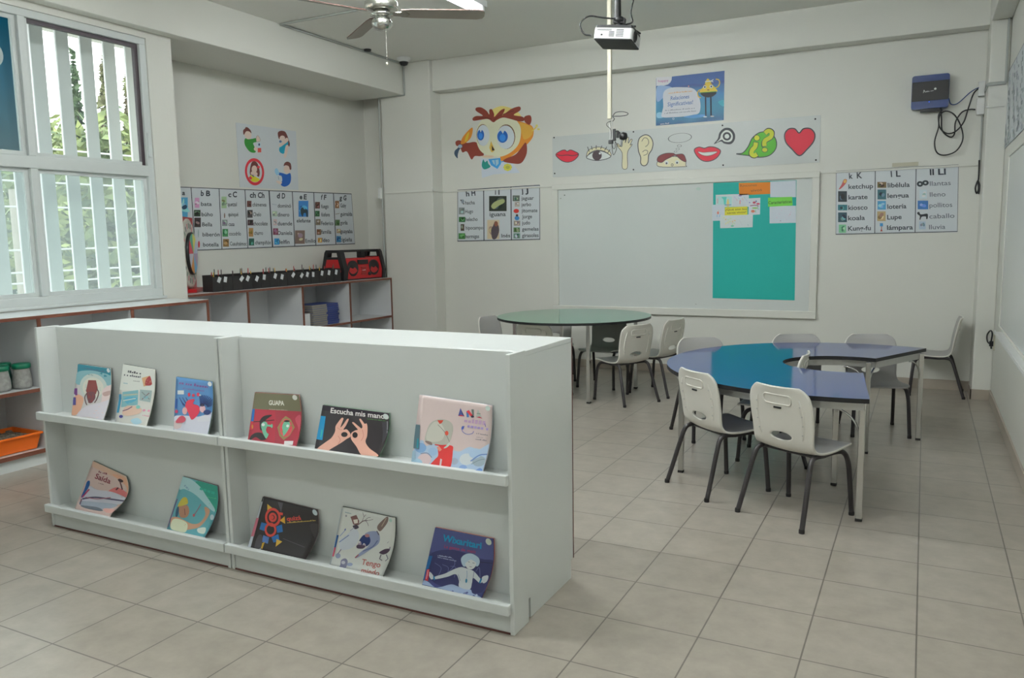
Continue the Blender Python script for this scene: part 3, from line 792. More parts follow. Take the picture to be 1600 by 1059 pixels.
    def text(s, str_, x0, y0, x1, y1, h, c, bold=0, slant=0):
        """baseline from (x0,y0) to (x1,y1) with y pointing down; h = cap height"""
        vs, tr = text_tris(str_, bold); h = h/.7
        dx, dy = x1-x0, y1-y0; q = math.hypot(dx, dy); ux, uy = dx/q, dy/q
        if s.flip: nx, ny = -uy, ux
        else: nx, ny = uy, -ux
        pt = [(x0+dx*a+nx*b*h+ux*slant*b*h, y0+dy*a+ny*b*h+uy*slant*b*h) for a, b in vs]
        s._emit([tuple(pt[i] for i in t) for t in tr], c); return s
    flip = False
    def scrib(s, x0, y0, x1, y1, h, c):
        """a line of writing too small to read in the photograph: word-like strokes"""
        rnd = random.Random(int(x0*7+y0)); dx, dy = x1-x0, y1-y0; q = math.hypot(dx, dy); ux, uy = dx/q, dy/q; t = 0
        nx, ny = (-uy, ux) if s.flip else (uy, -ux)
        while t < q:
            w = h*rnd.uniform(.45, .8); e = min(q, t+w); hh = h*rnd.choice((.6, .6, .65, 1.0))
            s.poly([(x0+ux*t, y0+uy*t), (x0+ux*e, y0+uy*e), (x0+ux*e+nx*hh, y0+uy*e+ny*hh), (x0+ux*t+nx*hh*.9, y0+uy*t+ny*hh*.9)], c)
            t = e+h*(.2 if rnd.random() < .8 else .7)
        return s
    def build(s, name, parent=None, label=None):
        me = bpy.data.meshes.new(name); me.from_pydata(s.v, [], s.f)
        for m_ in s.m: me.materials.append(m_)
        for p, i in zip(me.polygons, s.mi): p.material_index = i
        me.update(); o = bpy.data.objects.new(name, me); COL.objects.link(o)
        if parent:
            o.parent = parent; o.matrix_parent_inverse = Matrix.Translation(parent.location).inverted() if parent.rotation_euler.z == 0 else parent.matrix_basis.inverted()
        if label: o['label'] = label
        return o
def wallsurf(off):
    def f(x, y, n):
        p = onY(x, y, YB); return (p.x, YB-off-.000025*n, p.z)
    return f
def nichesurf(off):
    def f(x, y, n):
        p = onX(x, y, XN); return (XN+off+.000025*n, p.y, p.z)
    return f
def rightsurf(off):
    def f(x, y, n):
        p = onX(x, y, XR); return (XR-off-.000025*n, p.y, p.z)
    return f
BLK = (44, 46, 52)
def plate(name, label, cat, x0, x1, z0, z1, th, m_, y=YB):
    """thin rectangular panel fixed to the board wall"""
    o = MB().box(x0, x1, -th, 0, z0, z1).build(name, m_, None, .0008, loc=(0, y, 0)); return tag(o, label, cat)
def wx(x, y): return onY(x, y, YB).x
def wz(x, y): return onY(x, y, YB).z

# whiteboard
fx0, fx1 = wx(865, 380), wx(1278.5, 380)
fz0, fz1 = wz(1100, 493), wz(1100, 277)
t = empty('whiteboard', 'large whiteboard with a white wooden frame on the back wall', 'whiteboard', (0, YB, 0))
ix0, ix1, iz0, iz1 = wx(874, 380), wx(1267, 380), wz(1100, 482), wz(1100, 286)
fr = MB().box(fx0, fx1, -.035, 0, iz1, fz1).box(fx0, fx1, -.035, 0, fz0, iz0).box(fx0, ix0, -.035, 0, iz0, iz1).box(ix1, fx1, -.035, 0, iz0, iz1)
fr.build('frame', 'wall', t, .004)
MB().box(ix0, ix1, -.014, -.0, iz0, iz1).build('writing_surface', 'board', t)
a = Art(wallsurf(.0142), 2.0); a.ell(1092, 295, 4, 2.5, (140, 158, 150)).ell(883, 305, 1.2, 1, (90, 100, 90)).ell(877, 310, 1, .8, (110, 120, 110)).ell(1088, 475, 1, .8, (130, 135, 130)).build('marker_smudges', t)
# teal paper sheet and papers on the board
def paper(name, label, pts, c, off, cat='paper', k=2.0, th=.0008):
    """a sheet of paper given by its corners on the wall"""
    P_ = [onY(x, y, YB) for x, y in pts]; n = len(P_)
    mb = MB(); mb.add([(p.x, -off-th, p.z) for p in P_]+[(p.x, -off, p.z) for p in P_], [tuple(range(n))[::-1], tuple(range(n, 2*n))]+[(i, (i+1) % n, n+(i+1) % n, n+i) for i in range(n)])
    bmn = mb.build(name, pal(c, k, .6), None, loc=(0, YB, 0)); return tag(bmn, label, cat)
TEAL = (4, 132, 124)
paper('teal_paper_sheet', 'tall teal paper sheet taped to the right part of the whiteboard', [(1115, 286), (1245, 281.5), (1242, 469), (1114, 465.5)], TEAL, .0145, 'poster', 2.3)
cx = (1100, 270, .1)
def drw(o, off, fn, k=2.2):
    a = Art(wallsurf(off+.0009), k, cx); fn(a); a.build('drawing', o)
def hand(s_, p0, p1, h, c=BLK, bold=0): return lambda a: a.text(s_, *p0, *p1, h, c, bold)
PW = (176, 184, 194)
o = paper('paper_note', 'orange paper title at the top of the teal sheet', [(1155, 286), (1204, 284.5), (1204, 303), (1155.5, 305)], (226, 124, 14), .0155)
drw(o, .0155, lambda a: (a.text('Rincones', 570, 222, 830, 208, 40, (110, 70, 30)), a.text('vivos', 735, 300, 910, 282, 42, (90, 60, 30))))
o = paper('drawing_sheet', 'white drawing sheet at the top right of the teal sheet', [(1204, 284), (1244, 282), (1244, 308), (1204, 308)], PW, .0155)
drw(o, .0155, lambda a: [a.line([(1060+30*(i % 11), 160+12*(i//3)+((i*7) % 5)*4), (1075+30*(i % 11), 163+12*(i//3)+((i*7) % 5)*4)], 3, (150, 155, 170)) for i in range(33)])
o = paper('drawing_sheet', 'white drawing sheet under the green note on the teal sheet', [(1203, 322), (1244, 321.5), (1244, 348), (1203, 349)], PW, .0155)
drw(o, .0155, lambda a: [a.line([(1060+37*(i % 9), 560+14*(i//2)), (1078+37*(i % 9), 563+14*(i//2))], 3, (158, 160, 170) if i % 4 else (190, 110, 150)) for i in range(28)]+[a.ell(1200, 750, 10, 8, (120, 120, 130)), a.ell(1350, 650, 8, 6, (190, 120, 140))])
o = paper('paper_note', 'green paper note with handwriting on the teal sheet', [(1200.5, 309), (1238, 307.5), (1239, 321), (1200.5, 323)], (92, 176, 52), .0165)
drw(o, .0165, lambda a: a.text('Caracteristicas', 1012, 492, 1375, 470, 48, (40, 60, 30), .01))
o = paper('drawing_sheet', 'child drawing with a green house on the teal sheet', [(1119, 304.5), (1145.5, 303.5), (1145.5, 323), (1119, 324)], (178, 188, 190), .0155)
drw(o, .0155, lambda a: (a.rect(210, 370, 440, 520, (150, 190, 188)), a.blob([(280, 380), (360, 378), (355, 400), (345, 500), (320, 510), (310, 420)], (60, 160, 150)), a.rect(215, 400, 225, 480, (170, 110, 120)), a.blob([(370, 420), (390, 420), (400, 520), (360, 520)], (190, 170, 100)), a.line([(250, 505), (430, 500)], 14, (90, 110, 150))))
o = paper('drawing_sheet', 'child drawing of slanted strokes on the teal sheet', [(1145.5, 303.5), (1170.5, 303), (1170.5, 323), (1145.5, 323)], (180, 188, 196), .0155)
drw(o, .0155, lambda a: [a.line([(480+i*30, 370+(i*37) % 60), (500+i*30, 400+(i*37) % 60)], 6, [(140, 130, 170), (190, 130, 130), (110, 150, 150)][i % 3]) for i in range(7)]+[a.rect(560, 430, 575, 490, (190, 120, 120)), a.ell(570, 358, 28, 10, (110, 90, 150))])
o = paper('drawing_sheet', 'child drawing with a red and blue scribble at the right of the group', [(1170.5, 310), (1188.5, 309), (1188, 335), (1170, 336)], (182, 188, 196), .0155)
drw(o, .0155, lambda a: (a.ell(790, 465, 25, 18, (160, 60, 80)), a.ell(850, 485, 28, 14, (190, 60, 90)), a.line([(725, 515), (800, 505), (860, 520)], 14, (120, 70, 90)), a.ell(820, 445, 10, 12, (60, 60, 120)), a.ell(800, 550, 45, 14, (110, 150, 80)), a.ell(770, 600, 30, 22, (220, 120, 90)), a.ell(810, 600, 8, 22, (110, 150, 130)), a.line([(840, 500), (855, 580)], 8, (80, 130, 110)), a.ell(718, 465, 10, 8, (80, 80, 150))))
o = paper('drawing_sheet', 'child drawing of a small figure at the left edge of the teal sheet', [(1113.5, 320), (1133, 319.5), (1133, 344.5), (1113.5, 345)], (178, 186, 196), .0165)
drw(o, .0165, lambda a: (a.ell(225, 625, 15, 22, (215, 110, 90)), a.line([(235, 580), (235, 600)], 10, (200, 180, 140)), a.line([(212, 655), (210, 690)], 8, (80, 140, 180)), a.line([(255, 650), (248, 690)], 9, (70, 140, 180))))
o = paper('drawing_sheet', 'child drawing with green and tan scribbles at the bottom of the group', [(1125.5, 336), (1177, 335), (1176.5, 355), (1126, 356.5)], (176, 184, 186), .0175)
drw(o, .0175, lambda a: [a.ell(320+(i*67) % 170, 700+(i*31) % 110, 18, 9, [(170, 170, 120), (150, 170, 140), (190, 165, 120)][i % 3], rot=i*40) for i in range(11)]+[a.ell(450, 830, 25, 14, (90, 150, 130)), a.ell(620, 700, 40, 20, (160, 165, 175), hole=.8), a.line([(560, 740), (600, 820)], 5, (150, 155, 160)), a.line([(690, 800), (700, 830)], 7, (120, 150, 150))])
o = paper('paper_note', 'yellow paper note with two handwritten lines on the teal sheet', [(1133.5, 324), (1168.5, 322.5), (1168.5, 335.5), (1133, 336.5)], (192, 186, 36), .0185)
drw(o, .0185, lambda a: (a.text('¿Qué son los', 340, 592, 675, 578, 30, (90, 84, 24), .01), a.text('seres vivos?', 370, 640, 665, 625, 28, (90, 84, 24), .01)))

# pictogram strip above the board
sx0, sx1 = wx(863.5, 245), wx(1281.5, 220); sz1 = wz(1070, 197); sz0 = wz(1070, 265.5)
S = plate('pictogram_strip', 'long pale strip of mouth, eye, hand, ear and heart pictures above the whiteboard', 'sign', sx0, sx1, sz0, sz1, .004, mat('strip_board', (.60, .63, .615, 1), .35, noise=.02))
a = Art(wallsurf(.0042), 2.1, (850, 100, .275))
RED = (206, 30, 52); SK = (178, 172, 140)
a.blob([(68, 514), (95, 494), (118, 488), (133, 496), (150, 488), (172, 495), (198, 512), (180, 540), (150, 556), (118, 556), (88, 540)], RED, BLK, 4)
a.curve([(72, 514), (100, 520), (133, 517), (165, 521), (196, 513)], 4, BLK)
a.blob([(242, 528), (262, 505), (300, 490), (345, 497), (382, 522), (372, 494), (330, 474), (290, 474), (252, 492)], SK, BLK, 3)
a.blob([(242, 530), (265, 508), (305, 493), (345, 500), (380, 524), (350, 541), (300, 548), (262, 542)], (205, 210, 206), BLK, 4)
a.ell(302, 520, 27, 28, (62, 48, 52)).ell(318, 508, 6, 6, (220, 222, 220))
for (x, y), (x2, y2) in (((258, 498), (248, 470)), ((275, 488), (270, 466)), ((297, 484), (298, 462)), ((322, 484), (330, 464)), ((345, 492), (358, 470)), ((362, 506), (376, 486))): a.line([(x, y), (x2, y2)], 4, BLK)
a.blob([(446, 590), (446, 520), (440, 495), (414, 462), (420, 452), (442, 470), (448, 440), (456, 420), (465, 424), (462, 448), (472, 420), (482, 418), (480, 450), (494, 428), (502, 432), (490, 460), (500, 455), (500, 462), (480, 490), (474, 520), (474, 590)], SK, BLK, 3)
a.blob([(578, 402), (606, 415), (620, 448), (614, 485), (596, 515), (592, 555), (580, 575), (562, 577), (550, 562), (550, 530), (538, 495), (535, 450), (546, 418)], SK, BLK, 5)
a.curve([(556, 440), (570, 420), (588, 424), (596, 445), (588, 462), (576, 470)], 3, BLK).curve([(560, 500), (575, 490), (590, 495), (585, 512), (566, 520)], 3, BLK)
a.blob([(654, 583), (652, 545), (690, 532), (740, 525), (790, 532), (806, 545), (806, 575), (800, 583)], SK, BLK, 3)
a.blob([(644, 550), (652, 525), (690, 508), (735, 507), (748, 514), (790, 512), (806, 540), (806, 556), (780, 545), (748, 520), (720, 530), (690, 545), (668, 560)], (104, 34, 36), BLK, 3)
a.ell(697, 561, 11, 11, (205, 210, 206)).ell(697, 564, 5, 6, BLK).ell(757, 558, 11, 11, (205, 210, 206)).ell(757, 561, 5, 6, BLK)
a.ell(729, 573, 7, 8, BLK, hole=.6)
a.ell(773, 420, 68, 27, BLK, rot=-6, hole=.94, n=36)
a.ell(770, 465, 13, 7, BLK, hole=.8).ell(760, 483, 11, 6, BLK, hole=.8).ell(748, 498, 9, 5, BLK, hole=.8)
a.blob([(854, 489), (880, 472), (912, 478), (940, 470), (975, 474), (1004, 494), (985, 530), (950, 550), (910, 552), (875, 530)], RED, BLK, 5)
a.blob([(875, 498), (905, 502), (940, 500), (985, 498), (960, 515), (925, 522), (895, 515)], (208, 214, 208), BLK, 2)
a.blob([(966, 455), (988, 425), (998, 390), (1025, 365), (1060, 366), (1084, 395), (1084, 430), (1062, 455), (1025, 452), (1005, 440)], BLK)
a.blob([(980, 446), (1000, 425), (1008, 398), (1030, 377), (1055, 380), (1072, 402), (1070, 430), (1052, 443), (1025, 440), (1010, 430)], (208, 214, 208))
a.ell(1040, 411, 24, 24, BLK, hole=.55)
a.blob([(1093, 511), (1130, 505), (1160, 470), (1185, 420), (1230, 388), (1285, 392), (1318, 430), (1318, 480), (1280, 520), (1220, 530), (1160, 520)], (66, 150, 30), BLK, 5)
YG = (166, 172, 30)
a.line([(p.x, p.y) for p in bez([(1255, 395, 0), (1275, 378, 0), (1296, 388, 0), (1290, 415, 0), (1258, 435, 0), (1250, 455, 0), (1254, 470, 0)], 5)], 30, BLK)
a.line([(p.x, p.y) for p in bez([(1256, 394, 0), (1275, 380, 0), (1294, 389, 0), (1289, 414, 0), (1258, 434, 0), (1252, 452, 0), (1254, 467, 0)], 5)], 24, YG)
a.ell(1255, 488, 18, 15, BLK).ell(1255, 488, 15, 12, YG)
a.line([(p.x, p.y) for p in bez([(1206, 443, 0), (1200, 470, 0), (1182, 490, 0), (1178, 512, 0), (1195, 522, 0), (1214, 512, 0)], 5)], 30, BLK)
a.line([(p.x, p.y) for p in bez([(1205, 446, 0), (1200, 470, 0), (1183, 490, 0), (1180, 511, 0), (1195, 520, 0), (1211, 512, 0)], 5)], 24, YG)
a.ell(1210, 420, 18, 18, BLK).ell(1210, 420, 15, 15, YG)
a.blob([(1452, 521), (1410, 485), (1375, 445), (1368, 400), (1390, 370), (1425, 368), (1450, 392), (1475, 368), (1515, 368), (1539, 398), (1532, 440), (1495, 485)], RED, BLK, 7)
a.build('printed_pictures', S)
sc = MB()
for x, y in ((866, 215), (990, 206), (1129, 196), (1274, 186), (867, 271), (990, 265), (1130, 258), (1275, 250)):
    p = onY(x, y, YB); sc.lathe([(.008, -.0062), (.008, -.004)], (p.x, 0, p.z), 'Y', 10)
sc.build('screw', 'rubber', S)

# colourful poster over the strip
px0, px1 = wx(1025, 155), wx(1131.5, 150); pz0, pz1 = wz(1078, 192), wz(1078, 116.5)
def poster_mat():
    m = bpy.data.materials.new('blue_sky_print'); m.use_nodes = True; nt = m.node_tree; b = nt.nodes['Principled BSDF']
    tc = nt.nodes.new('ShaderNodeTexCoord'); sp = nt.nodes.new('ShaderNodeSeparateXYZ'); nt.links.new(tc.outputs['Generated'], sp.inputs[0])
    n = nt.nodes.new('ShaderNodeTexNoise'); n.inputs['Scale'].default_value = 3; nt.links.new(tc.outputs['Generated'], n.inputs['Vector'])
    ad = nt.nodes.new('ShaderNodeMath'); ad.operation = 'MULTIPLY_ADD'; ad.inputs[1].default_value = .35
    nt.links.new(n.outputs['Fac'], ad.inputs[0]); nt.links.new(sp.outputs['Z'], ad.inputs[2])
    r = nt.nodes.new('ShaderNodeValToRGB'); nt.links.new(ad.outputs[0], r.inputs[0]); e = r.color_ramp.elements
    e[0].position = .15; e[0].color = (.005, .09, .26, 1); e[1].position = 1.2; e[1].color = (.01, .09, .35, 1)
    q = e.new(.45); q.color = (.01, .25, .42, 1); q = e.new(.75); q.color = (.02, .22, .5, 1); q = e.new(.95); q.color = (.005, .06, .27, 1)
    nt.links.new(r.outputs[0], b.inputs['Base Color']); b.inputs['Roughness'].default_value = .4; return m
P = plate('illustrated_poster', 'blue poster with a yellow cartoon figure on long legs above the strip', 'poster', px0, px1, pz0, pz1, .002, poster_mat())
a = Art(wallsurf(.0022), 2.1, (1010, 100, .10383))
WP = (188, 190, 200)
a.poly([(150, 200), (385, 190), (380, 240), (360, 280), (320, 310), (270, 325), (150, 330)], (182, 182, 186))
a.text('happy', 180, 275, 335, 262, 36, (150, 80, 130), .01)
a.blob([(160, 345), (300, 330), (380, 350), (420, 380), (300, 420), (240, 520), (160, 560)], (120, 150, 190))
a.blob([(1080, 570), (1150, 540), (1168, 560), (1165, 640), (1120, 620)], (50, 140, 160))
a.blob([(160, 740), (230, 730), (260, 800), (165, 810)], (110, 160, 185))
a.blob([(560, 795), (700, 765), (860, 760), (880, 790), (700, 815)], (60, 120, 170))
a.blob([(250, 480), (280, 400), (380, 355), (560, 350), (690, 365), (760, 420), (800, 520), (815, 640), (790, 740), (700, 765), (560, 790), (400, 800), (240, 800), (235, 730), (255, 640)], (190, 192, 200))
a.scrib(335, 448, 690, 415, 20, (190, 140, 80))
a.text('Relaciones', 365, 545, 645, 515, 58, (50, 84, 140), .012, .15)
a.text('Significativas!', 320, 638, 700, 600, 58, (50, 84, 140), .012, .15)
a.scrib(285, 708, 735, 672, 20, (110, 116, 130))
a.scrib(270, 752, 750, 714, 20, (110, 116, 130))
a.line([(892, 495), (895, 780)], 20, (16, 20, 36)).line([(970, 490), (975, 778)], 20, (16, 20, 36))
a.ell(885, 795, 30, 9, (190, 200, 205)).ell(992, 787, 30, 9, (190, 200, 205))
YL = (196, 168, 44)
a.curve([(830, 385), (790, 400), (772, 440), (785, 490), (820, 510)], 14, YL).curve([(1040, 360), (1080, 340), (1102, 290), (1090, 240), (1045, 228)], 16, YL)
a.blob([(925, 220), (965, 260), (990, 310), (1040, 360), (1058, 420), (820, 435), (815, 395), (870, 330), (895, 260)], YL)
a.poly([(812, 432), (1056, 412), (1052, 450), (1000, 490), (930, 505), (860, 490), (825, 462)], (22, 26, 34)).line([(812, 434), (1056, 416)], 12, (50, 110, 50))
a.ell(880, 347, 25, 25, (200, 205, 205)).ell(880, 347, 12, 14, BLK).ell(978, 339, 25, 25, (200, 205, 205)).ell(978, 339, 12, 14, BLK)
a.ell(932, 392, 20, 8, (120, 70, 50)).line([(860, 318), (895, 310)], 8, (110, 60, 40)).line([(965, 300), (1000, 300)], 8, (110, 60, 40))
a.line([(885, 268), (985, 255)], 16, (188, 198, 205)).line([(980, 258), (1010, 232)], 12, (188, 198, 205)).line([(985, 260), (1008, 272)], 10, (188, 198, 205))
a.scrib(212, 912, 345, 900, 20, (190, 200, 210)).line([(920, 848), (1140, 832)], 5, (70, 110, 160))
a.ell(408, 824, 15, 15, (170, 200, 215), hole=.7).ell(638, 336, 9, 9, (190, 120, 90))
a.build('printed_art', P)

# owl wall sticker
def owl():
    a = Art(wallsurf(.0005), 2.0, (680, 140, .23612))
    BR = (118, 44, 30); BR2 = (92, 34, 26); OR = (214, 128, 30); YE = (196, 180, 96); CRM = (186, 186, 158)
    a.poly([(300, 455), (500, 470), (560, 550), (470, 555), (390, 560), (310, 585)], (160, 168, 178))
    a.blob([(480, 180), (560, 210), (640, 240), (650, 300), (620, 350), (560, 400), (480, 455), (430, 450)], OR)
    a.blob([(560, 220), (640, 250), (640, 300), (590, 330), (570, 280)], (216, 160, 50))
    a.curve([(640, 275), (662, 255), (675, 238)], 8, (186, 160, 60)).ell(672, 240, 8, 10, (196, 186, 90)).ell(684, 262, 10, 6, (196, 186, 90))
    a.blob([(360, 150), (420, 112), (480, 115), (550, 150), (560, 200), (380, 200)], YE)
    a.blob([(600, 350), (606, 420), (570, 485), (510, 488), (450, 475), (470, 455), (530, 430), (565, 390)], BR)
    a.blob([(590, 180), (628, 170), (638, 200), (625, 232), (595, 215)], BR)
    a.blob([(275, 350), (210, 352), (160, 335), (135, 345), (140, 370), (165, 380), (180, 415), (210, 410), (240, 462), (262, 440), (300, 440), (322, 425)], BR)
    a.blob([(245, 250), (240, 310), (205, 350), (170, 360), (185, 310)], OR).blob([(225, 280), (215, 330), (195, 345), (205, 305)], (224, 190, 40))
    a.blob([(165, 360), (182, 375), (160, 398), (150, 430), (148, 455), (128, 430), (130, 405), (150, 385)], (44, 62, 84)).ell(165, 375, 14, 12, (130, 150, 165))
    a.blob([(385, 215), (450, 180), (520, 190), (565, 250), (560, 340), (520, 400), (450, 440), (380, 440), (310, 415), (275, 350), (275, 260), (310, 200), (350, 195)], CRM)
    a.ell(315, 300, 42, 72, (120, 92, 60)).ell(318, 303, 42, 70, (186, 194, 198))
    a.ell(470, 312, 60, 82, (104, 76, 50)).ell(466, 315, 58, 78, (188, 196, 200))
    BL = (18, 78, 160)
    a.ell(301, 300, 23, 36, BL).ell(446, 310, 35, 42, BL).ell(301, 306, 13, 20, (30, 110, 190)).ell(446, 318, 20, 24, (30, 110, 190))
    a.poly([(292, 262), (310, 262), (302, 284)], (190, 198, 202)).poly([(432, 266), (462, 264), (448, 292)], (190, 198, 202))
    a.poly([(370, 340), (395, 400), (380, 415), (370, 412), (358, 385)], (196, 160, 60)).poly([(374, 368), (394, 400), (376, 404)], (40, 30, 30))
    a.ell(350, 442, 40, 8, (196, 170, 140))
    a.blob([(385, 216), (350, 195), (300, 200), (255, 206), (248, 190), (270, 175), (315, 172), (270, 140), (272, 120), (305, 118), (340, 140), (358, 165), (358, 135), (375, 130), (390, 160), (392, 180), (430, 140), (458, 126), (458, 142), (445, 170), (500, 130), (550, 112), (566, 120), (560, 140), (520, 168), (580, 180), (588, 205), (555, 210), (500, 195), (450, 185), (410, 200)], BR)
    a.curve([(385, 205), (420, 175), (460, 160), (520, 140)], 5, BR2).curve([(375, 195), (330, 185), (290, 188)], 5, BR2)
    a.blob([(308, 500), (318, 462), (330, 480), (345, 470), (352, 490), (366, 510), (340, 525), (320, 525)], (20, 120, 110))
    a.poly([(352, 460), (432, 452), (436, 490), (412, 525), (370, 500)], (40, 130, 190)).poly([(375, 468), (420, 462), (420, 490), (405, 505), (385, 490)], (150, 190, 210))
    a.line([(430, 480), (455, 475)], 6, (40, 130, 190)).line([(395, 465), (400, 500)], 6, (40, 130, 190))
    for i in range(8): a.ell(480+18*math.cos(i*.785), 514+16*math.sin(i*.785), 11, 9, (176, 172, 50))
    a.ell(480, 514, 14, 12, (150, 150, 50))
    o = a.build('owl_wall_sticker'); tag(o, 'brown and orange owl sticker holding a paintbrush on the back wall', 'wall sticker')
owl()

# ---------------------------------------------------------------- letter posters
def icon(a, x0, y0, x1, y1, c, i):
    rnd = random.Random(i*13+7); w, h = x1-x0, y1-y0
    bgd = c != 'none'
    if bgd: a.rect(x0, y0, x1, y1, c)
    base = c if bgd else (120, 120, 120)
    for k in range(4):
        j_ = rnd.choice((-40, -20, 35, 60)); q = tuple(max(20, min(190, v+j_+rnd.choice((-12, 0, 14)))) for v in base)
        a.ell(x0+w*rnd.uniform(.3, .7), y0+h*rnd.uniform(.3, .7), w*rnd.uniform(.12, .28), h*rnd.uniform(.12, .28), q, rot=rnd.uniform(0, 180), n=12)
WPL = mat('poster_card', (.64, .68, .71, 1), .35, noise=.015)
def letter_poster(name, label, corners, surf, plane, dirn, T, k, build, kw=2.2):
    """corners TL TR BR BL in photo pixels on the wall plane"""
    P_ = [plane(*c) for c in corners]; d = Vector(dirn)*.003
    P_ = [p+Vector(dirn)*.0012 for p in P_]
    org = Vector(P_[3])
    mb = MB(); vs = [p-org+d for p in P_]+[p-org for p in P_]
    mb.add(vs, [(0, 1, 2, 3)[::-1], (4, 5, 6, 7), (0, 1, 5, 4), (1, 2, 6, 5), (2, 3, 7, 6), (3, 0, 4, 7)])
    o = mb.build(name, WPL, None, loc=org); tag(o, label, 'poster')
    a = Art(surf(.0044), k, T); build(a); a.build('printed_letters', o); return o
DK = (34, 40, 50)
def build_k(a):
    a.line([(48, 200), (1436, 128), (1424, 884), (44, 916)], 9, DK, True); a.line([(492, 178), (486, 908)], 9, DK); a.line([(956, 154), (944, 896)], 9, DK)
    a.text('k', 195, 285, 238, 282, 62, DK, .03); a.text('K', 283, 280, 345, 277, 66, DK, .03); a.text('l', 670, 264, 684, 263, 66, DK, .03); a.text('L', 728, 261, 780, 259, 66, DK, .03)
    a.text('ll', 1112, 243, 1160, 241, 66, DK, .03); a.text('Ll', 1206, 239, 1294, 236, 66, DK, .03)
    for i, (s_, x, y, x2, y2) in enumerate((('ketchup', 188, 402, 468, 392), ('karate', 188, 522, 405, 514), ('kiosco', 186, 640, 405, 634), ('koala', 184, 758, 375, 752), ('Kung-fu', 184, 876, 442, 868),
        ('libélula', 634, 385, 884, 376), ('lengua', 632, 504, 874, 497), ('lotería', 630, 628, 846, 620), ('Lupe', 628, 748, 792, 742), ('lámpara', 626, 866, 920, 860),
        ('llantas', 1112, 366, 1350, 356), ('lleno', 1112, 490, 1290, 484), ('pollitos', 1108, 612, 1366, 604), ('caballo', 1106, 738, 1392, 728), ('lluvia', 1104, 860, 1288, 854))):
        th = s_ in ('llantas', 'lleno', 'pollitos', 'caballo', 'lluvia')
        a.text(s_, x, y, x2, y2, 52, (70, 76, 86) if th else DK, .004 if th else .018)
    a.blob([(78, 404), (110, 350), (135, 295), (165, 292), (168, 320), (140, 360), (100, 398)], (150, 60, 60)).ell(148, 315, 16, 22, (190, 150, 70), rot=25)
    for j, (x0, y0, x1, y1, c) in enumerate(((70, 426, 170, 548, (30, 40, 44)), (68, 580, 174, 644, (30, 90, 100)), (70, 668, 170, 778, (30, 60, 70)), (78, 806, 160, 900, (90, 150, 110)),
        (516, 322, 618, 388, (90, 70, 40)), (518, 408, 616, 520, (40, 80, 90)), (518, 538, 612, 636, (50, 120, 160)), (514, 656, 610, 766, (140, 120, 80)),
        (974, 534, 1092, 632, (40, 90, 150)), (994, 412, 1078, 512, (150, 165, 172)), (990, 770, 1064, 860, (130, 145, 160)))): icon(a, x0, y0, x1, y1, c, j)
    a.rect(545, 790, 580, 826, (40, 110, 160)).rect(558, 826, 566, 860, (150, 80, 60)).poly([(548, 882), (576, 882), (562, 850)], (150, 60, 50))
    a.ell(1000, 345, 36, 32, (36, 44, 48), hole=.35).ell(1062, 332, 38, 30, (36, 44, 48), hole=.35)
    a.blob([(968, 672), (990, 662), (1010, 690), (1080, 682), (1090, 710), (1084, 742), (1070, 740), (1066, 715), (1020, 718), (1004, 750), (994, 745), (998, 710), (975, 690)], (30, 34, 40))
letter_poster('letter_poster', 'k, l and ll word poster on the right of the back wall', [(1306.5, 267.5), (1498, 257.5), (1496, 362.5), (1306, 366)], wallsurf, lambda x, y: onY(x, y, YB), (0, -1, 0), (1300, 240, .1375), 2.2, build_k)
tag(MB().box(wx(1394, 258), wx(1435, 257), -.0045, -.003, wz(1414, 259.8), wz(1414, 254)).build('tape_strip', 'creampvc', None, loc=(0, YB-.01, 0)), 'beige tape strip above the k, l and ll poster', 'tape')
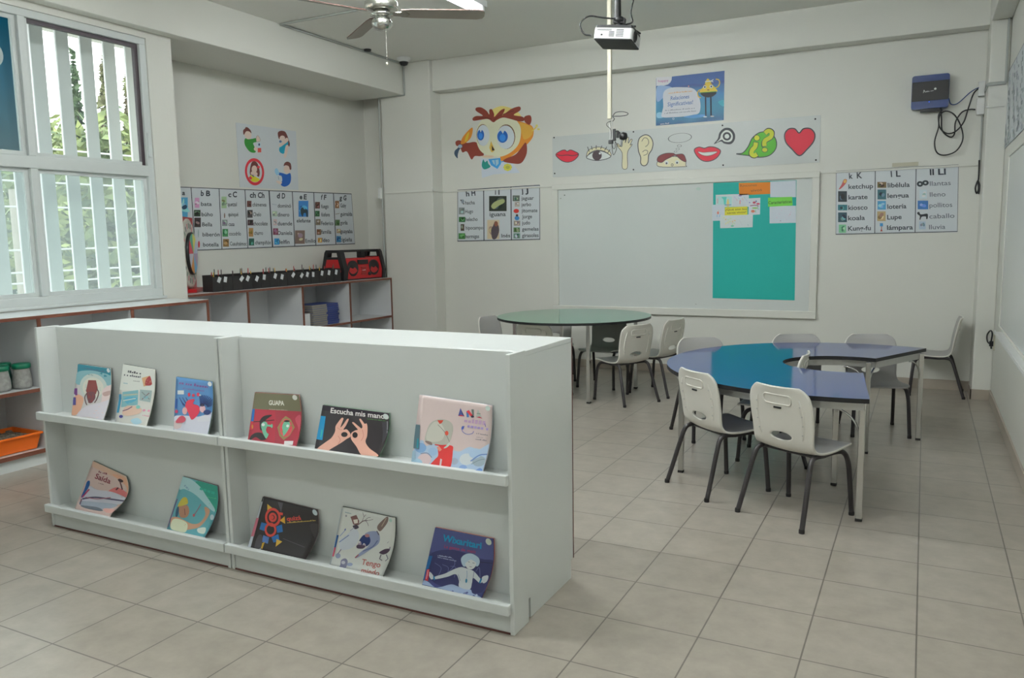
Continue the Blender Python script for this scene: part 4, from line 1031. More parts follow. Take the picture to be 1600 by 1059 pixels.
def build_h(a):
    a.line([(150, 666), (692, 632), (694, 990), (150, 1002)], 6, DK, True); a.line([(322, 656), (324, 998)], 6, DK); a.line([(502, 645), (506, 994)], 6, DK)
    a.text('h', 206, 706, 228, 704, 34, DK, .03); a.text('H', 242, 702, 268, 700, 36, DK, .03); a.text('i', 397, 694, 403, 694, 36, DK, .03); a.text('I', 420, 694, 427, 694, 36, DK, .03); a.text('j', 573, 684, 584, 683, 36, DK, .03); a.text('J', 598, 682, 618, 681, 36, DK, .03)
    for s_, x, y, x2 in (('hacha', 200, 760, 264), ('Hugo', 200, 818, 252), ('helecho', 202, 870, 282), ('hipocampo', 203, 926, 318), ('hormigas', 202, 983, 292), ('iguana', 362, 838, 468), ('Inés', 440, 978, 498),
        ('jaguar', 572, 730, 654), ('jerbo', 572, 772, 636), ('jitomate', 573, 812, 678), ('Jorge', 576, 852, 642), ('judo', 576, 893, 630), ('gemelas', 576, 934, 686), ('girasoles', 576, 976, 686)):
        a.text(s_, x, y, x2, y-2, 24 if x != 362 else 27, DK, .012)
    for j, (x0, y0, x1, y1, c) in enumerate(((158, 780, 196, 825, (110, 116, 116)), (158, 842, 200, 876, (30, 90, 40)), (170, 890, 194, 934, (60, 50, 36)), (156, 950, 200, 988, (50, 110, 50)),
        (358, 704, 474, 804, (36, 42, 34)), (346, 862, 426, 988, (176, 160, 130)), (514, 700, 560, 738, (80, 90, 80)), (528, 742, 560, 774, (150, 140, 130)), (522, 868, 564, 900, (130, 120, 110)), (520, 912, 562, 944, (70, 100, 60)), (520, 950, 564, 984, (90, 120, 110)))):
        icon(a, x0, y0, x1, y1, c, j+20)
    a.ell(538, 803, 18, 14, (190, 40, 34)).ell(543, 850, 16, 14, (40, 110, 170)).ell(543, 832, 8, 8, (60, 50, 50))
    a.blob([(372, 770), (400, 740), (450, 724), (460, 745), (420, 770), (390, 790)], (140, 150, 96)); a.line([(170, 728), (192, 758)], 8, (60, 44, 40)); a.ell(184, 740, 10, 14, (110, 120, 130))
    a.blob([(372, 930), (385, 900), (400, 870), (420, 900), (424, 940), (405, 985), (380, 985)], (70, 60, 66)).ell(405, 888, 12, 18, (120, 70, 50))
letter_poster('letter_poster', 'h, i and j word poster under the owl sticker', [(715.2, 297), (843.8, 289), (844.3, 373.5), (715.2, 376.8)], wallsurf, lambda x, y: onY(x, y, YB), (0, -1, 0), (680, 140, .23612), 1.8, build_h)
def build_a(a):
    # drawing coordinates of a 4.32x enlargement
    top = lambda x: 485+(x-45)*.0405; bot = lambda x: 912-(x-150)*.0408
    a.line([(40, top(40)), (1205, 532), (1228, 868), (60, 916)], 5, DK, True)
    for xt, xb in ((121, 150), (310, 330), (485, 505), (648, 672), (805, 822), (950, 965), (1083, 1100)): a.line([(xt, top(xt)), (xb, bot(xb))], 5 if xt != 648 else 8, DK)
    for s_, x, x2, y, h in (('a', 60, 80, 538, 30), ('b', 186, 206, 544, 36), ('B', 222, 250, 545, 36), ('c', 372, 392, 551, 33), ('C', 402, 430, 552, 36), ('ch', 518, 558, 556, 36), ('Ch', 572, 616, 557, 36), ('d', 700, 720, 560, 35), ('D', 734, 756, 561, 35),
        ('e', 854, 872, 566, 33), ('E', 882, 902, 567, 33), ('f', 998, 1008, 569, 33), ('F', 1018, 1034, 570, 33), ('g', 1124, 1140, 572, 32), ('G', 1150, 1170, 573, 32)): a.text(s_, x, y, x2, y+1, h, DK, .03)
    cols = ((196, 310, ('bata', 260, 612), ('búho', 268, 682), ('Bella', 264, 750), ('biberón', 314, 818), ('botella', 308, 886)),
        (368, 0, ('quetzal', 430, 614), ('quinqué', 440, 682), ('casa', 414, 748), ('cocodrilo', 458, 812), ('Cuauhtémoc', 496, 880)),
        (540, 0, ('chimenea', 630, 616), ('Chelo', 594, 682), ('chocolate', 638, 744), ('churro', 606, 808), ('champiñón', 660, 872)),
        (706, 0, ('dominó', 796, 624), ('dinero', 784, 684), ('duende', 804, 744), ('Daniela', 806, 808), ('delfín', 786, 868)),
        (0, 0), (1000, 0, ('fuego', 1050, 628), ('fósforo', 1058, 684), ('Federico', 1082, 742), ('familia', 1068, 800), ('fideo', 1056, 856)),
        (1130, 0, ('Gaby', 1168, 622), ('guirnalda', 1210, 680), ('gorila', 1178, 738), ('guayaba', 1212, 796), ('cigüeña', 1208, 852)))
    for c in cols:
        for s_, x2, y in c[2:]:
            x0 = {'bata': 188, 'búho': 192, 'Bella': 196, 'biberón': 198, 'botella': 202, 'quetzal': 368, 'quinqué': 372, 'casa': 374, 'cocodrilo': 378, 'Cuauhtémoc': 384, 'chimenea': 536, 'churro': 548, 'champiñón': 554}.get(s_, c[0])
            a.text(s_, x0, y, x2, y, 26, DK, .012)
    a.text('elefante', 834, 724, 928, 724, 25, DK, .012); a.text('Emilio', 894, 862, 962, 860, 26, DK, .012)
    ic = [(52, 555, 98, 688, (60, 140, 180)), (146, 558, 176, 625, (176, 120, 160)), (140, 640, 184, 684, (36, 60, 40)), (142, 692, 186, 756, (50, 40, 40)), (326, 550, 360, 628, (130, 160, 120)), (330, 706, 366, 748, (110, 120, 120)), (332, 768, 370, 820, (50, 120, 70)), (336, 836, 376, 888, (120, 90, 50)),
        (498, 578, 528, 620, (90, 50, 46)), (500, 640, 536, 692, (60, 56, 56)), (502, 706, 540, 744, (60, 36, 46)), (510, 762, 540, 820, (150, 110, 60)), (510, 832, 546, 880, (30, 80, 70)), (668, 648, 702, 684, (140, 160, 140)), (676, 702, 700, 744, (170, 150, 150)), (674, 764, 708, 808, (110, 50, 70)), (682, 832, 716, 874, (30, 120, 180)),
        (846, 578, 912, 686, (40, 110, 180)), (822, 778, 888, 868, (110, 90, 80)), (958, 586, 990, 630, (80, 50, 40)), (958, 646, 988, 684, (40, 90, 50)), (962, 702, 994, 742, (110, 100, 80)), (968, 770, 998, 808, (110, 80, 60)), (976, 828, 1004, 860, (180, 130, 60)), (1092, 578, 1120, 628, (130, 90, 60)), (1094, 706, 1124, 746, (80, 110, 70)), (1102, 768, 1130, 796, (150, 130, 100)), (1102, 816, 1132, 858, (40, 110, 150))]
    for j, q in enumerate(ic): icon(a, *q, j+50)
    a.ell(172, 872, 6, 24, (176, 40, 50)).ell(168, 798, 4, 28, (130, 150, 150)); a.ell(345, 678, 4, 18, (110, 90, 80)); a.line([(1094, 668), (1122, 664)], 4, (120, 110, 100)); a.line([(664, 600), (698, 606)], 5, (140, 150, 160))
    a.blob([(862, 668), (858, 640), (872, 622), (884, 636), (906, 640), (908, 684), (898, 684), (894, 660), (878, 664), (874, 686)], (34, 50, 60)); a.blob([(56, 620), (80, 605), (92, 618), (84, 632), (66, 636)], (30, 60, 90))
letter_poster('letter_poster', 'long a to g word poster on the niche wall above the shelf', [(274, 291.8), (548.8, 303.1), (554, 380.8), (278, 392)], nichesurf, lambda x, y: onX(x, y, XN), (1, 0, 0), (270, 180, .23125), 1.8, build_a)
def build_m(a):
    SKN = (180, 160, 150); HR = (92, 44, 40)
    L_ = (96, 40, 50)
    a.blob([(200, 320), (250, 330), (300, 325), (350, 318), (358, 365), (310, 385), (330, 440), (345, 505), (310, 518), (260, 500), (205, 430), (188, 370)], (36, 120, 40)).blob([(355, 360), (352, 310), (372, 280), (402, 320), (405, 355), (378, 365)], SKN, (90, 70, 66), 3)
    a.ell(238, 272, 48, 60, SKN, rot=-15).blob([(175, 262), (172, 210), (200, 180), (205, 165), (235, 170), (275, 210), (285, 250), (255, 225), (215, 222), (195, 250), (185, 268)], HR)
    a.rect(362, 380, 416, 450, (150, 165, 175)).rect(372, 452, 420, 512, (196, 70, 60)).ell(345, 465, 26, 26, SKN).ell(392, 405, 12, 18, (40, 60, 90))
    a.blob([(655, 300), (650, 240), (690, 215), (745, 225), (775, 270), (800, 340), (815, 400), (800, 430), (760, 340), (700, 290), (672, 330)], HR).ell(712, 320, 38, 40, SKN)
    a.blob([(670, 450), (700, 430), (760, 385), (790, 365), (790, 420), (770, 440), (740, 520), (710, 530), (672, 500)], (10, 130, 160)).blob([(670, 430), (665, 395), (700, 385), (770, 310), (795, 350), (740, 400)], SKN).blob([(760, 420), (795, 420), (785, 500), (760, 580), (735, 580), (740, 520)], SKN).ell(685, 362, 18, 16, (60, 90, 130))
    a.ell(328, 780, 132, 188, (182, 34, 46), rot=-6, hole=.78, n=40)
    a.blob([(262, 790), (275, 690), (300, 640), (345, 640), (380, 690), (400, 790), (385, 850), (340, 820), (280, 830)], HR).ell(325, 745, 38, 52, SKN).blob([(260, 840), (300, 825), (345, 850), (395, 880), (380, 910), (330, 922), (280, 900)], (176, 168, 20))
    a.ell(300, 800, 25, 25, SKN).ell(345, 810, 25, 25, SKN).line([(390, 700), (375, 730)], 34, (190, 40, 50)).line([(258, 850), (285, 880)], 34, (190, 40, 50)).line([(290, 822), (320, 850)], 12, (40, 50, 110))
    a.blob([(665, 790), (720, 800), (770, 815), (820, 800), (832, 880), (810, 950), (750, 985), (700, 970), (690, 935), (710, 900), (700, 840), (665, 825)], (14, 70, 150))
    a.ell(778, 745, 48, 60, SKN).blob([(730, 700), (742, 660), (780, 640), (825, 665), (835, 740), (815, 750), (800, 705), (760, 690)], HR).blob([(605, 770), (615, 740), (640, 735), (668, 800), (640, 830), (615, 800)], (120, 170, 195)).blob([(625, 910), (660, 905), (705, 925), (690, 950), (650, 940)], SKN).line([(655, 840), (665, 890)], 6, (90, 110, 120))
P_ = [(368, 191.5), (462, 205), (466, 297), (374.5, 292.5)]
o = letter_poster('picture_poster', 'white square poster of four children showing hygiene habits on the niche wall', P_, nichesurf, lambda x, y: onX(x, y, XN), (1, 0, 0), (360, 180, .11328), 2.0, build_m)
# ---------------------------------------------------------------- right wall boards
def build_r(a):
    rnd = random.Random(5)
    a.line([(1574, 118), (1604, 62), (1604, 198), (1566, 237)], 1.0, (70, 78, 80), True)
    for i in range(26):
        for j in range(5):
            u = (i+rnd.random())/26; x = 1571+j*6.5+rnd.uniform(-2, 2); yt = 122-(x-1574)*1.85; yb = 236-(x-1566)*1.05; y = yt+(yb-yt)*u
            w_ = rnd.uniform(.8, 2.4); h_ = rnd.uniform(1, 4.5); a.poly([(x, y-h_), (x+w_, y-h_-w_*1.3), (x+w_, y+h_-w_*1.3), (x, y+h_)], rnd.choice([(112, 120, 122), (130, 138, 140), (96, 104, 108), (118, 120, 130)]))
o = letter_poster('wall_map', 'large grey-printed chart hanging high on the right wall', [(1574, 118), (1606, 58), (1606, 196), (1566, 237)], rightsurf, lambda x, y: onX(x, y, XR), (-1, 0, 0), (0, 0, 1), 2.6, build_r)
t = empty('whiteboard', 'whiteboard with a metal ledge on the right wall', 'whiteboard', (XR, 0, 0))
MB().box(-.02, 0, 3.4, 6.6, .68, 1.86).build('writing_surface', 'board', t)
MB().box(-.028, 0, 3.36, 6.64, 1.86, 1.885).box(-.028, 0, 6.6, 6.64, .66, 1.86).box(-.028, 0, 3.36, 3.4, .66, 1.86).box(-.028, 0, 3.4, 6.6, .66, .68).build('frame', 'wall', t, .003)
MB().box(-.075, -.028, 3.5, 6.3, .655, .667).box(-.075, -.070, 3.5, 6.3, .667, .680).build('pen_ledge', 'whiteplastic', t, .002)
# blue wireless box with cables
a0 = onY(1425.5, 120, YB-.09); a1 = onY(1482, 166, YB-.09)
RX, RZ = (a0.x+a1.x)/2, (a0.z+a1.z)/2; rw, rh = (a1.x-a0.x)/2, .135
t = empty('network_box', 'blue and black network box mounted high on the back wall', 'network device', (RX, YB, RZ))
M['navy'] = mat('navy_plastic', (.006, .035, .17, 1), .3, noise=.05)
MB().prism([(x, z) for x, z in rrect(-rw, rw, -rh, rh, .02)], .012, .088).build('case', 'navy', t, .006)
c_ = t.children[0]
c_.data.transform(Matrix.Rotation(PI/2, 4, 'X'))
MB().box(-rw+.002, rw-.002, -.0905, -.08, -rh+.062, rh-.052).build('front_panel', 'black', t, .002)
MB().box(-rw*.5, rw*.55, -.075, -.02, -rh-.025, -rh+.002).build('port_block', 'black', t, .004)
MB().lathe([(.0045, -.0925), (.0045, -.088)], (-.005, 0, -rh+.052), 'Y', 12).build('status_light', mat('blue_led', (.03, .12, .9, 1), .4, emit=.6), t)
MB().box(-.03, .03, -.02, 0, -.04, .04).build('wall_bracket', 'black', t)
a = Art(lambda x, y, n: (RX+x, YB-.0907-.0002*n, RZ+y), 3); a.flip = True
a.text('Λ', -.052, -.008, -.034, -.005, .022, (150, 152, 150), .01); a.scrib(-.032, -.004, .026, .002, .010, (110, 110, 112)); a.ell(.036, .018, .009, .009, (130, 132, 130))
a.build('printed_name', t)
def WP2(px, py, dy=0): p = onY(px, py, YB-.05+dy); return (p.x, p.y, p.z)
def cable(label, pts, r, m_, name='wall_cable'):
    o = MB().tube(bez([WP2(*p) for p in pts], 6), r, 8).build(name, m_); return tag(o, label, 'cable')
cc = lambda x, y: (1400+x*.1511, 100+y*.1511)
cable('black cable looping twice below the blue network box', [(*cc(465, 455), -.01), (*cc(470, 560), 0), (*cc(480, 690), .005), (*cc(560, 755), .01), (*cc(605, 720), .01), (*cc(615, 600), .01), (*cc(680, 500), .01), (*cc(760, 470), .01), (*cc(820, 470), .02)], .0055, 'black')
cable('long black cable hanging in a big loop under the network box', [(*cc(480, 470), -.01), (*cc(440, 530), -.005), (*cc(440, 650), -.01), (*cc(400, 800), 0), (*cc(420, 910), 0), (*cc(500, 942), 0), (*cc(620, 900), 0), (*cc(690, 780), 0), (*cc(670, 640), 0), (*cc(600, 520), -.012), (*cc(510, 488), -.012), (*cc(450, 540), -.02), (*cc(450, 650), -.02), (*cc(520, 715), -.02), (*cc(610, 700), -.02), (*cc(700, 600), -.02), (*cc(750, 450), -.01), (*cc(800, 310), 0), (*cc(850, 255), .02)], .0055, 'black')
cable('thin blue cable from the network box to the corner box', [(*cc(545, 355), -.02), (*cc(570, 415), -.01), (*cc(640, 405), 0), (*cc(760, 300), 0), (*cc(840, 250), 0), (*cc(905, 234), .02)], .004, mat('blue_cable', rgb(40, 70, 130), .4, noise=.05))
def cbox(name, label, px0, py0, px1, py1, dep):
    a_, b_ = onY(px0, py1, YB-dep), onY(px1, py0, YB-dep)
    return tag(MB().box(a_.x, min(b_.x, .384), -dep, 0, a_.z, b_.z).build(name, 'whiteplastic', None, .003, loc=(0, YB, 0)), label, 'electrical box')
cbox('outlet_box', 'upper small white electrical box in the right back corner', 1528.5, 126, 1540, 150, .05)
cbox('outlet_box', 'lower white outlet box in the right back corner with a plug', 1525.5, 152, 1540, 179, .055)
mb = MB().tube([(.372, YB-.02, onY(1532, 180, YB).z), (.372, YB-.02, onY(1530, 275, YB).z)], .006, 8)
tag(mb.build('corner_conduit', 'conduit'), 'thin vertical conduit below the outlet boxes in the corner', 'conduit')
z1_ = onY(1530, 133, 7.32).z; z2_ = onY(1530, 168, 7.32).z; z3_ = onY(1530, 0, 7.32).z
mb = MB().box(.378, .50, 7.312, 7.33, z1_-.012, z1_+.012).box(.376, .385, 7.33, 7.66, z1_-.012, z1_+.012).box(.49, .505, 7.312, 7.33, z1_, 2.95)
tag(mb.build('column_trunking', 'conduit', bevel=.002), 'grey cable trunking around the right corner column', 'cable trunking')
mb = MB().box(.378, .50, 7.318, 7.33, z2_-.006, z2_+.006)
tag(mb.build('column_trunking', 'wall', bevel=.002), 'thin white trunking on the corner column below the grey one', 'cable trunking')
cable('short dark cable bundle hanging in the right corner', [(1530, 250, .02), (1529, 278, .02), (1527, 284, .0), (1524, 294, -.005), (1526, 302, .0), (1529, 295, .01), (1528, 282, .015), (1531, 292, .01), (1529, 303, 0)], .006, 'black')
p = onX(1554, 535, XR)
t = empty('wall_socket', 'cream wall socket with a black plug on the right wall', 'wall socket', (XR, p.y, p.z))
MB().box(-.008, 0, -.04, .04, -.06, .06).build('cover_plate', 'creampvc', t, .003)
MB().tube(bez([(-.01, .0, -.02), (-.045, .01, .0), (-.05, .05, .05), (-.03, .03, .09), (-.02, -.02, .07), (-.025, -.01, .0), (-.02, 0, -.05)], 5), .006, 8).obox((-.022, 0, -.01), (.014, 0, 0), (0, .012, 0), (0, 0, .02)).build('plug', 'black', t)
# ---------------------------------------------------------------- picture books on the racks
def book(label, T, cor, mid, base, fn, ledge, k=1.5, spine=None, back=(150, 150, 150), yf=2.305, gloss=.32, page=(170, 168, 156)):
    """cor: TL TR BR BL in drawing coordinates of the enlargement T=(x0, y0, scale)"""
    ox, oy, sc = T
    Q = [Vector((c[0], c[1])) for c in cor]
    def px(c): return ox+c[0]*sc, oy+c[1]*sc
    tl = onY(*px(cor[0]), 2.370); tr = onY(*px(cor[1]), 2.370); br = onY(*px(cor[2]), yf-.006); bl = onY(*px(cor[3]), yf)
    eL = (tl.z-ledge-.001)/(tl.z-bl.z); eR = (tr.z-ledge-.001)/(tr.z-br.z)
    m3 = onY(*px(mid), 2.345); rm = (tr+br)/2
    bulge = m3.x-rm.x
    def S(u, v, off=0):
        vm = v
        P_ = tl*(1-u)*(1-vm)+tr*u*(1-vm)+bl*(1-u)*vm+br*u*vm
        P_ = P_+Vector((bulge*math.sin(PI*min(1, max(0, v)))*u*u, .010*math.sin(PI*min(1, max(0, v)))*u*u, 0))
        P_ = P_+Vector((0, -off, -off*.1))
        if P_.z < ledge+.001: P_.z = ledge+.001
        return P_
    def inv(x, y):
        u = v = .5
        for _ in range(8):
            P_ = Q[0]*(1-u)*(1-v)+Q[1]*u*(1-v)+Q[3]*(1-u)*v+Q[2]*u*v
            du = (Q[1]-Q[0])*(1-v)+(Q[2]-Q[3])*v; dv = (Q[3]-Q[0])*(1-u)+(Q[2]-Q[1])*u
            e = Vector((x, y))-P_; det = du.x*dv.y-du.y*dv.x
            u += (e.x*dv.y-e.y*dv.x)/det; v += (du.x*e.y-du.y*e.x)/det
        return u, v
    vmax = max(eL, eR)
    root = empty('picture_book', label, 'book', tuple((bl+br)/2-Vector((0, 0, (bl.z+br.z)/2-ledge-.001))), 0, 'picture books on the display racks')
    def slab(name, o0, o1, m_, inset=0):
        mb = MB(); NU, NV = 12, 18; vs = []
        for off in (o1, o0):
            for j in range(NV+1):
                for i in range(NU+1):
                    u = inset+(1-2*inset)*i/NU; v = inset*.6+(vmax-inset*.6)*j/NV
                    vs.append(S(u, v, off)-Vector(root.location))
        n = (NU+1)*(NV+1); fs = []
        for j in range(NV):
            for i in range(NU):
                a = j*(NU+1)+i; fs.append((a, a+NU+1, a+NU+2, a+1)); fs.append((n+a, n+a+1, n+a+NU+2, n+a+NU+1))
        for i in range(NU):
            fs.append((i, i+1, n+i+1, n+i)); a = NV*(NU+1)+i; fs.append((a+1, a, n+a, n+a+1))
        for j in range(NV):
            a = j*(NU+1); fs.append((a+NU+1, a, n+a, n+a+NU+1)); a += NU; fs.append((a, a+NU+1, n+a+NU+1, n+a))
        mb.add(vs, fs, 0, True); return mb.build(name, m_, root)
    slab('back_cover', -.0062, -.0054, pal(back, k, gloss))
    slab('pages', -.0054, -.0009, pal(page, 2.0, .7), .012)
    cv = slab('front_cover', -.0009, 0, pal(base, k, gloss))
    def surf(x, y, n):
        u, v = inv(x, y); u = min(.997, max(.003, u)); v = max(.003, v)
        if v > .97: v = .97+(v-.97)
        return S(u, v, .00012+.00003*n)
    a = Art(surf, k, None, 45, gloss)
    fn(a)
    o = a.build('printed_art', cv)
    o.matrix_parent_inverse = Matrix.Translation(root.location).inverted()
    return root
LU, LL = .551, .095
TA = (90, 550, .16875); TB = (100, 700, .16875); TCc = (360, 590, .1625); TD = (620, 600, .15106); TE = (370, 750, .16875); TF = (630, 800, .1982)
W_ = (186, 190, 192)
def b1(a):
    a.poly([(187, 110), (490, 152), (494, 245), (182, 200)], (18, 118, 140)); a.blob([(182, 190), (300, 170), (400, 190), (494, 230), (492, 330), (400, 300), (180, 300)], (110, 160, 170))
    a.ell(320, 320, 115, 120, (172, 182, 176)).ell(320, 330, 88, 95, (192, 190, 178))
    a.blob([(160, 400), (240, 430), (200, 560), (130, 572)], (206, 150, 120)).blob([(400, 350), (490, 310), (488, 450), (430, 600), (200, 585), (260, 520), (380, 480)], (206, 184, 184))
    a.blob([(180, 590), (250, 510), (380, 470), (470, 450), (430, 615), (300, 600)], (190, 184, 194)).blob([(400, 380), (460, 360), (450, 400), (410, 410)], (176, 140, 136))
    a.scrib(225, 150, 445, 190, 14, (60, 90, 120)); a.scrib(285, 212, 330, 218, 10, (90, 110, 120))
    a.poly([(285, 260), (350, 262), (362, 340), (345, 390), (325, 395), (318, 470), (282, 470), (280, 400), (262, 360)], (128, 46, 44)); a.blob([(272, 380), (330, 370), (340, 430), (300, 475), (275, 440)], (104, 50, 60))
    a.curve([(270, 380), (252, 420), (262, 470), (272, 490)], 9, (86, 60, 60)).curve([(355, 340), (368, 380), (352, 440), (335, 470)], 9, (86, 60, 60))
    a.rect(155, 335, 185, 400, (104, 40, 120)); a.rect(143, 418, 172, 490, (66, 60, 130)); a.ell(158, 400, 8, 10, W_); a.ell(468, 170, 14, 20, W_)
book('blue and sand picture book with a seated brown figure, upper left', TA, [(187, 108), (490, 150), (425, 622), (128, 575)], (492, 400), (180, 176, 176), b1, LU, back=(60, 60, 60))
def b2(a):
    a.poly([(607, 114), (895, 162), (880, 380), (575, 350)], (196, 198, 192))
    a.scrib(650, 190, 770, 208, 22, (60, 60, 66)); a.scrib(615, 218, 765, 240, 22, (70, 70, 80)); a.scrib(700, 270, 760, 278, 10, (120, 120, 120)); a.scrib(610, 290, 650, 296, 12, (100, 150, 170))
    a.poly([(776, 240), (850, 218), (860, 300), (788, 320)], (196, 150, 104)); a.blob([(800, 300), (815, 250), (850, 225), (855, 300), (820, 312)], (160, 44, 50))
    a.poly([(604, 370), (742, 352), (735, 490), (590, 510)], (104, 160, 170)); a.blob([(620, 430), (700, 410), (730, 440), (650, 480)], (60, 150, 180)); a.line([(610, 400), (735, 390)], 10, (180, 170, 140)); a.line([(610, 450), (720, 430)], 8, (190, 190, 180))
    a.poly([(756, 348), (852, 358), (836, 468), (750, 448)], (140, 160, 160)); a.line([(770, 370), (830, 440)], 8, (110, 120, 120)); a.line([(830, 380), (770, 440)], 8, (120, 90, 96)); a.ell(800, 420, 22, 14, (110, 160, 170))
    a.blob([(600, 560), (640, 500), (720, 500), (770, 530), (750, 570), (640, 590)], (206, 170, 150)); a.curve([(605, 545), (650, 530), (690, 505)], 9, (110, 70, 100)); a.ell(590, 595, 18, 14, (60, 60, 150)); a.ell(740, 510, 18, 16, (110, 180, 170))
    a.poly([(560, 350), (575, 350), (550, 640), (535, 632)], (170, 170, 170)); a.rect(570, 390, 595, 440, (40, 120, 160)); a.poly([(570, 440), (592, 440), (570, 560), (550, 560)], (30, 130, 170))
    a.ell(790, 540, 12, 10, (200, 120, 150)); a.ell(828, 545, 10, 10, (200, 120, 150)); a.scrib(780, 588, 840, 600, 10, (200, 110, 140)); a.blob([(680, 630), (740, 610), (780, 650), (720, 670)], (160, 200, 216))
book('white picture book with small square pictures, second from left on the upper ledge', TA, [(607, 112), (900, 160), (822, 683), (535, 632)], (893, 440), (190, 188, 182), b2, LU, back=(70, 74, 70))
def b3(a):
    a.blob([(1075, 600), (1180, 590), (1300, 600), (1430, 570), (1390, 765), (1230, 740), (1076, 712)], (186, 186, 200)); a.blob([(1075, 640), (1150, 640), (1140, 700), (1076, 708)], (190, 170, 170))
    a.scrib(1125, 295, 1385, 335, 28, (110, 60, 130)); a.scrib(1160, 340, 1360, 368, 14, (110, 70, 140)); a.rect(1113, 355, 1172, 392, (192, 196, 196)); a.ell(1408, 295, 18, 22, (192, 196, 196))
    RR = (206, 30, 62)
    a.ell(1218, 395, 12, 18, RR).ell(1256, 402, 13, 14, RR).ell(1298, 394, 13, 18, RR).ell(1315, 400, 9, 8, (180, 190, 200))
    for k in range(12):
        an = -.2-k*.16; a.line([(1330+40*math.cos(an), 520+40*math.sin(an)), (1345+90*math.cos(an), 510+110*math.sin(an))], 6, (24, 36, 100))
    for k in range(7): a.line([(1170+10*k, 500), (1130+10*k, 420+(k % 3)*20)], 6, (26, 44, 110))
    a.blob([(1185, 500), (1200, 455), (1250, 435), (1268, 445), (1255, 480), (1300, 500), (1308, 550), (1280, 600), (1240, 625), (1210, 560), (1190, 530)], RR)
    a.ell(1180, 545, 22, 34, (206, 150, 150)).blob([(1098, 640), (1130, 600), (1165, 590), (1190, 620), (1170, 650), (1110, 655)], (190, 60, 80)).ell(1333, 528, 24, 34, (206, 160, 170)).ell(1330, 492, 20, 14, (30, 30, 70)).blob([(1290, 640), (1330, 590), (1380, 600), (1400, 640)], (190, 190, 200))
    a.poly([(1095, 435), (1115, 432), (1110, 525), (1090, 520)], (20, 70, 150)); a.ell(1105, 550, 14, 16, (200, 40, 90)); a.ell(1370, 560, 30, 24, (30, 50, 110))
book('blue picture book with a red swirl and two faces, upper left rack', TA, [(1098, 228), (1432, 275), (1388, 768), (1073, 717)], (1437, 550), (66, 120, 176), b3, LU, back=(80, 96, 80))
def b4(a):
    a.poly([(268, 120), (575, 265), (572, 330), (260, 170)], (196, 158, 136)); a.blob([(440, 240), (575, 290), (568, 430), (500, 440), (520, 340)], (206, 150, 120))
    a.blob([(375, 410), (450, 360), (520, 420), (525, 475), (450, 440)], (196, 96, 96))
    a.blob([(215, 400), (240, 350), (300, 385), (400, 400), (480, 440), (530, 490), (440, 520), (300, 520), (160, 480)], (176, 176, 190)); a.curve([(170, 470), (280, 455), (400, 470), (525, 490)], 14, (70, 64, 96)); a.curve([(200, 455), (300, 470), (400, 455)], 8, (150, 90, 110))
    a.blob([(160, 490), (300, 500), (450, 520), (400, 560), (250, 560), (150, 525)], (140, 150, 166)); a.blob([(160, 530), (300, 545), (360, 575), (330, 582), (200, 555)], (96, 104, 116)); a.blob([(360, 560), (420, 560), (480, 590), (400, 598)], (206, 150, 140))
    a.scrib(318, 225, 395, 248, 18, (130, 60, 70)); a.text('Saída', 282, 278, 405, 330, 50, (128, 40, 56), .02); a.scrib(312, 325, 355, 340, 9, (110, 70, 80))
    a.blob([(478, 290), (500, 282), (522, 300), (505, 315), (485, 310)], (60, 36, 40)); a.line([(490, 310), (486, 380)], 10, (90, 40, 44)); a.line([(462, 362), (440, 385)], 10, (90, 40, 44))
    a.blob([(215, 310), (240, 305), (235, 350), (205, 400), (175, 450), (160, 450), (190, 380)], (20, 80, 150)); a.line([(170, 455), (235, 380)], 12, (170, 40, 90)); a.line([(150, 520), (165, 470)], 9, (90, 50, 80))
book('pink-orange picture book titled Saída with a small dark tree, leftmost on the lower ledge', TB, [(268, 118), (575, 262), (440, 603), (115, 520)], (590, 490), (190, 164, 158), b4, LL, back=(70, 80, 66))
def b5(a):
    a.blob([(1220, 310), (1420, 355), (1400, 600), (1330, 560), (1290, 440)], (36, 150, 130)); a.blob([(1100, 265), (1180, 290), (1260, 360), (1300, 440), (1350, 560), (1330, 580), (1220, 440), (1120, 380), (1070, 380)], (150, 190, 196))
    a.scrib(1250, 385, 1400, 440, 40, (40, 170, 150)); a.scrib(1110, 350, 1150, 390, 30, (120, 160, 180)); a.scrib(1310, 455, 1375, 470, 9, (80, 190, 130))
    a.blob([(1060, 520), (1100, 460), (1135, 460), (1145, 510), (1110, 530), (1060, 555)], (190, 176, 60)); a.blob([(1055, 545), (1090, 535), (1140, 530), (1155, 590), (1130, 640), (1080, 640), (1065, 590)], (176, 124, 96)); a.ell(1050, 590, 14, 50, (40, 80, 110), rot=10)
    a.blob([(1000, 640), (1060, 640), (1100, 660), (1180, 700), (1240, 690), (1280, 620), (1275, 555), (1290, 545), (1315, 580), (1290, 660), (1240, 730), (1180, 750), (1100, 760), (1000, 740), (985, 700)], (190, 140, 110))
    a.blob([(1010, 660), (1080, 660), (1140, 700), (1130, 775), (1060, 770), (990, 740)], (196, 200, 170)); a.line([(1190, 630), (1250, 520)], 6, (150, 90, 110)); a.ell(1192, 622, 9, 14, (190, 80, 90)); a.line([(960, 730), (1050, 470)], 9, (110, 80, 130)); a.blob([(1230, 745), (1290, 735), (1290, 790), (1240, 780)], (190, 200, 190)); a.ell(1330, 640, 14, 26, (180, 200, 210))
    a.line([(1115, 560), (1120, 620)], 7, (130, 80, 70))
book('turquoise picture book with a figure in a yellow cap, left lower ledge', TB, [(1100, 262), (1420, 350), (1300, 828), (955, 738)], (1412, 600), (84, 160, 172), b5, LL, back=(96, 70, 80))
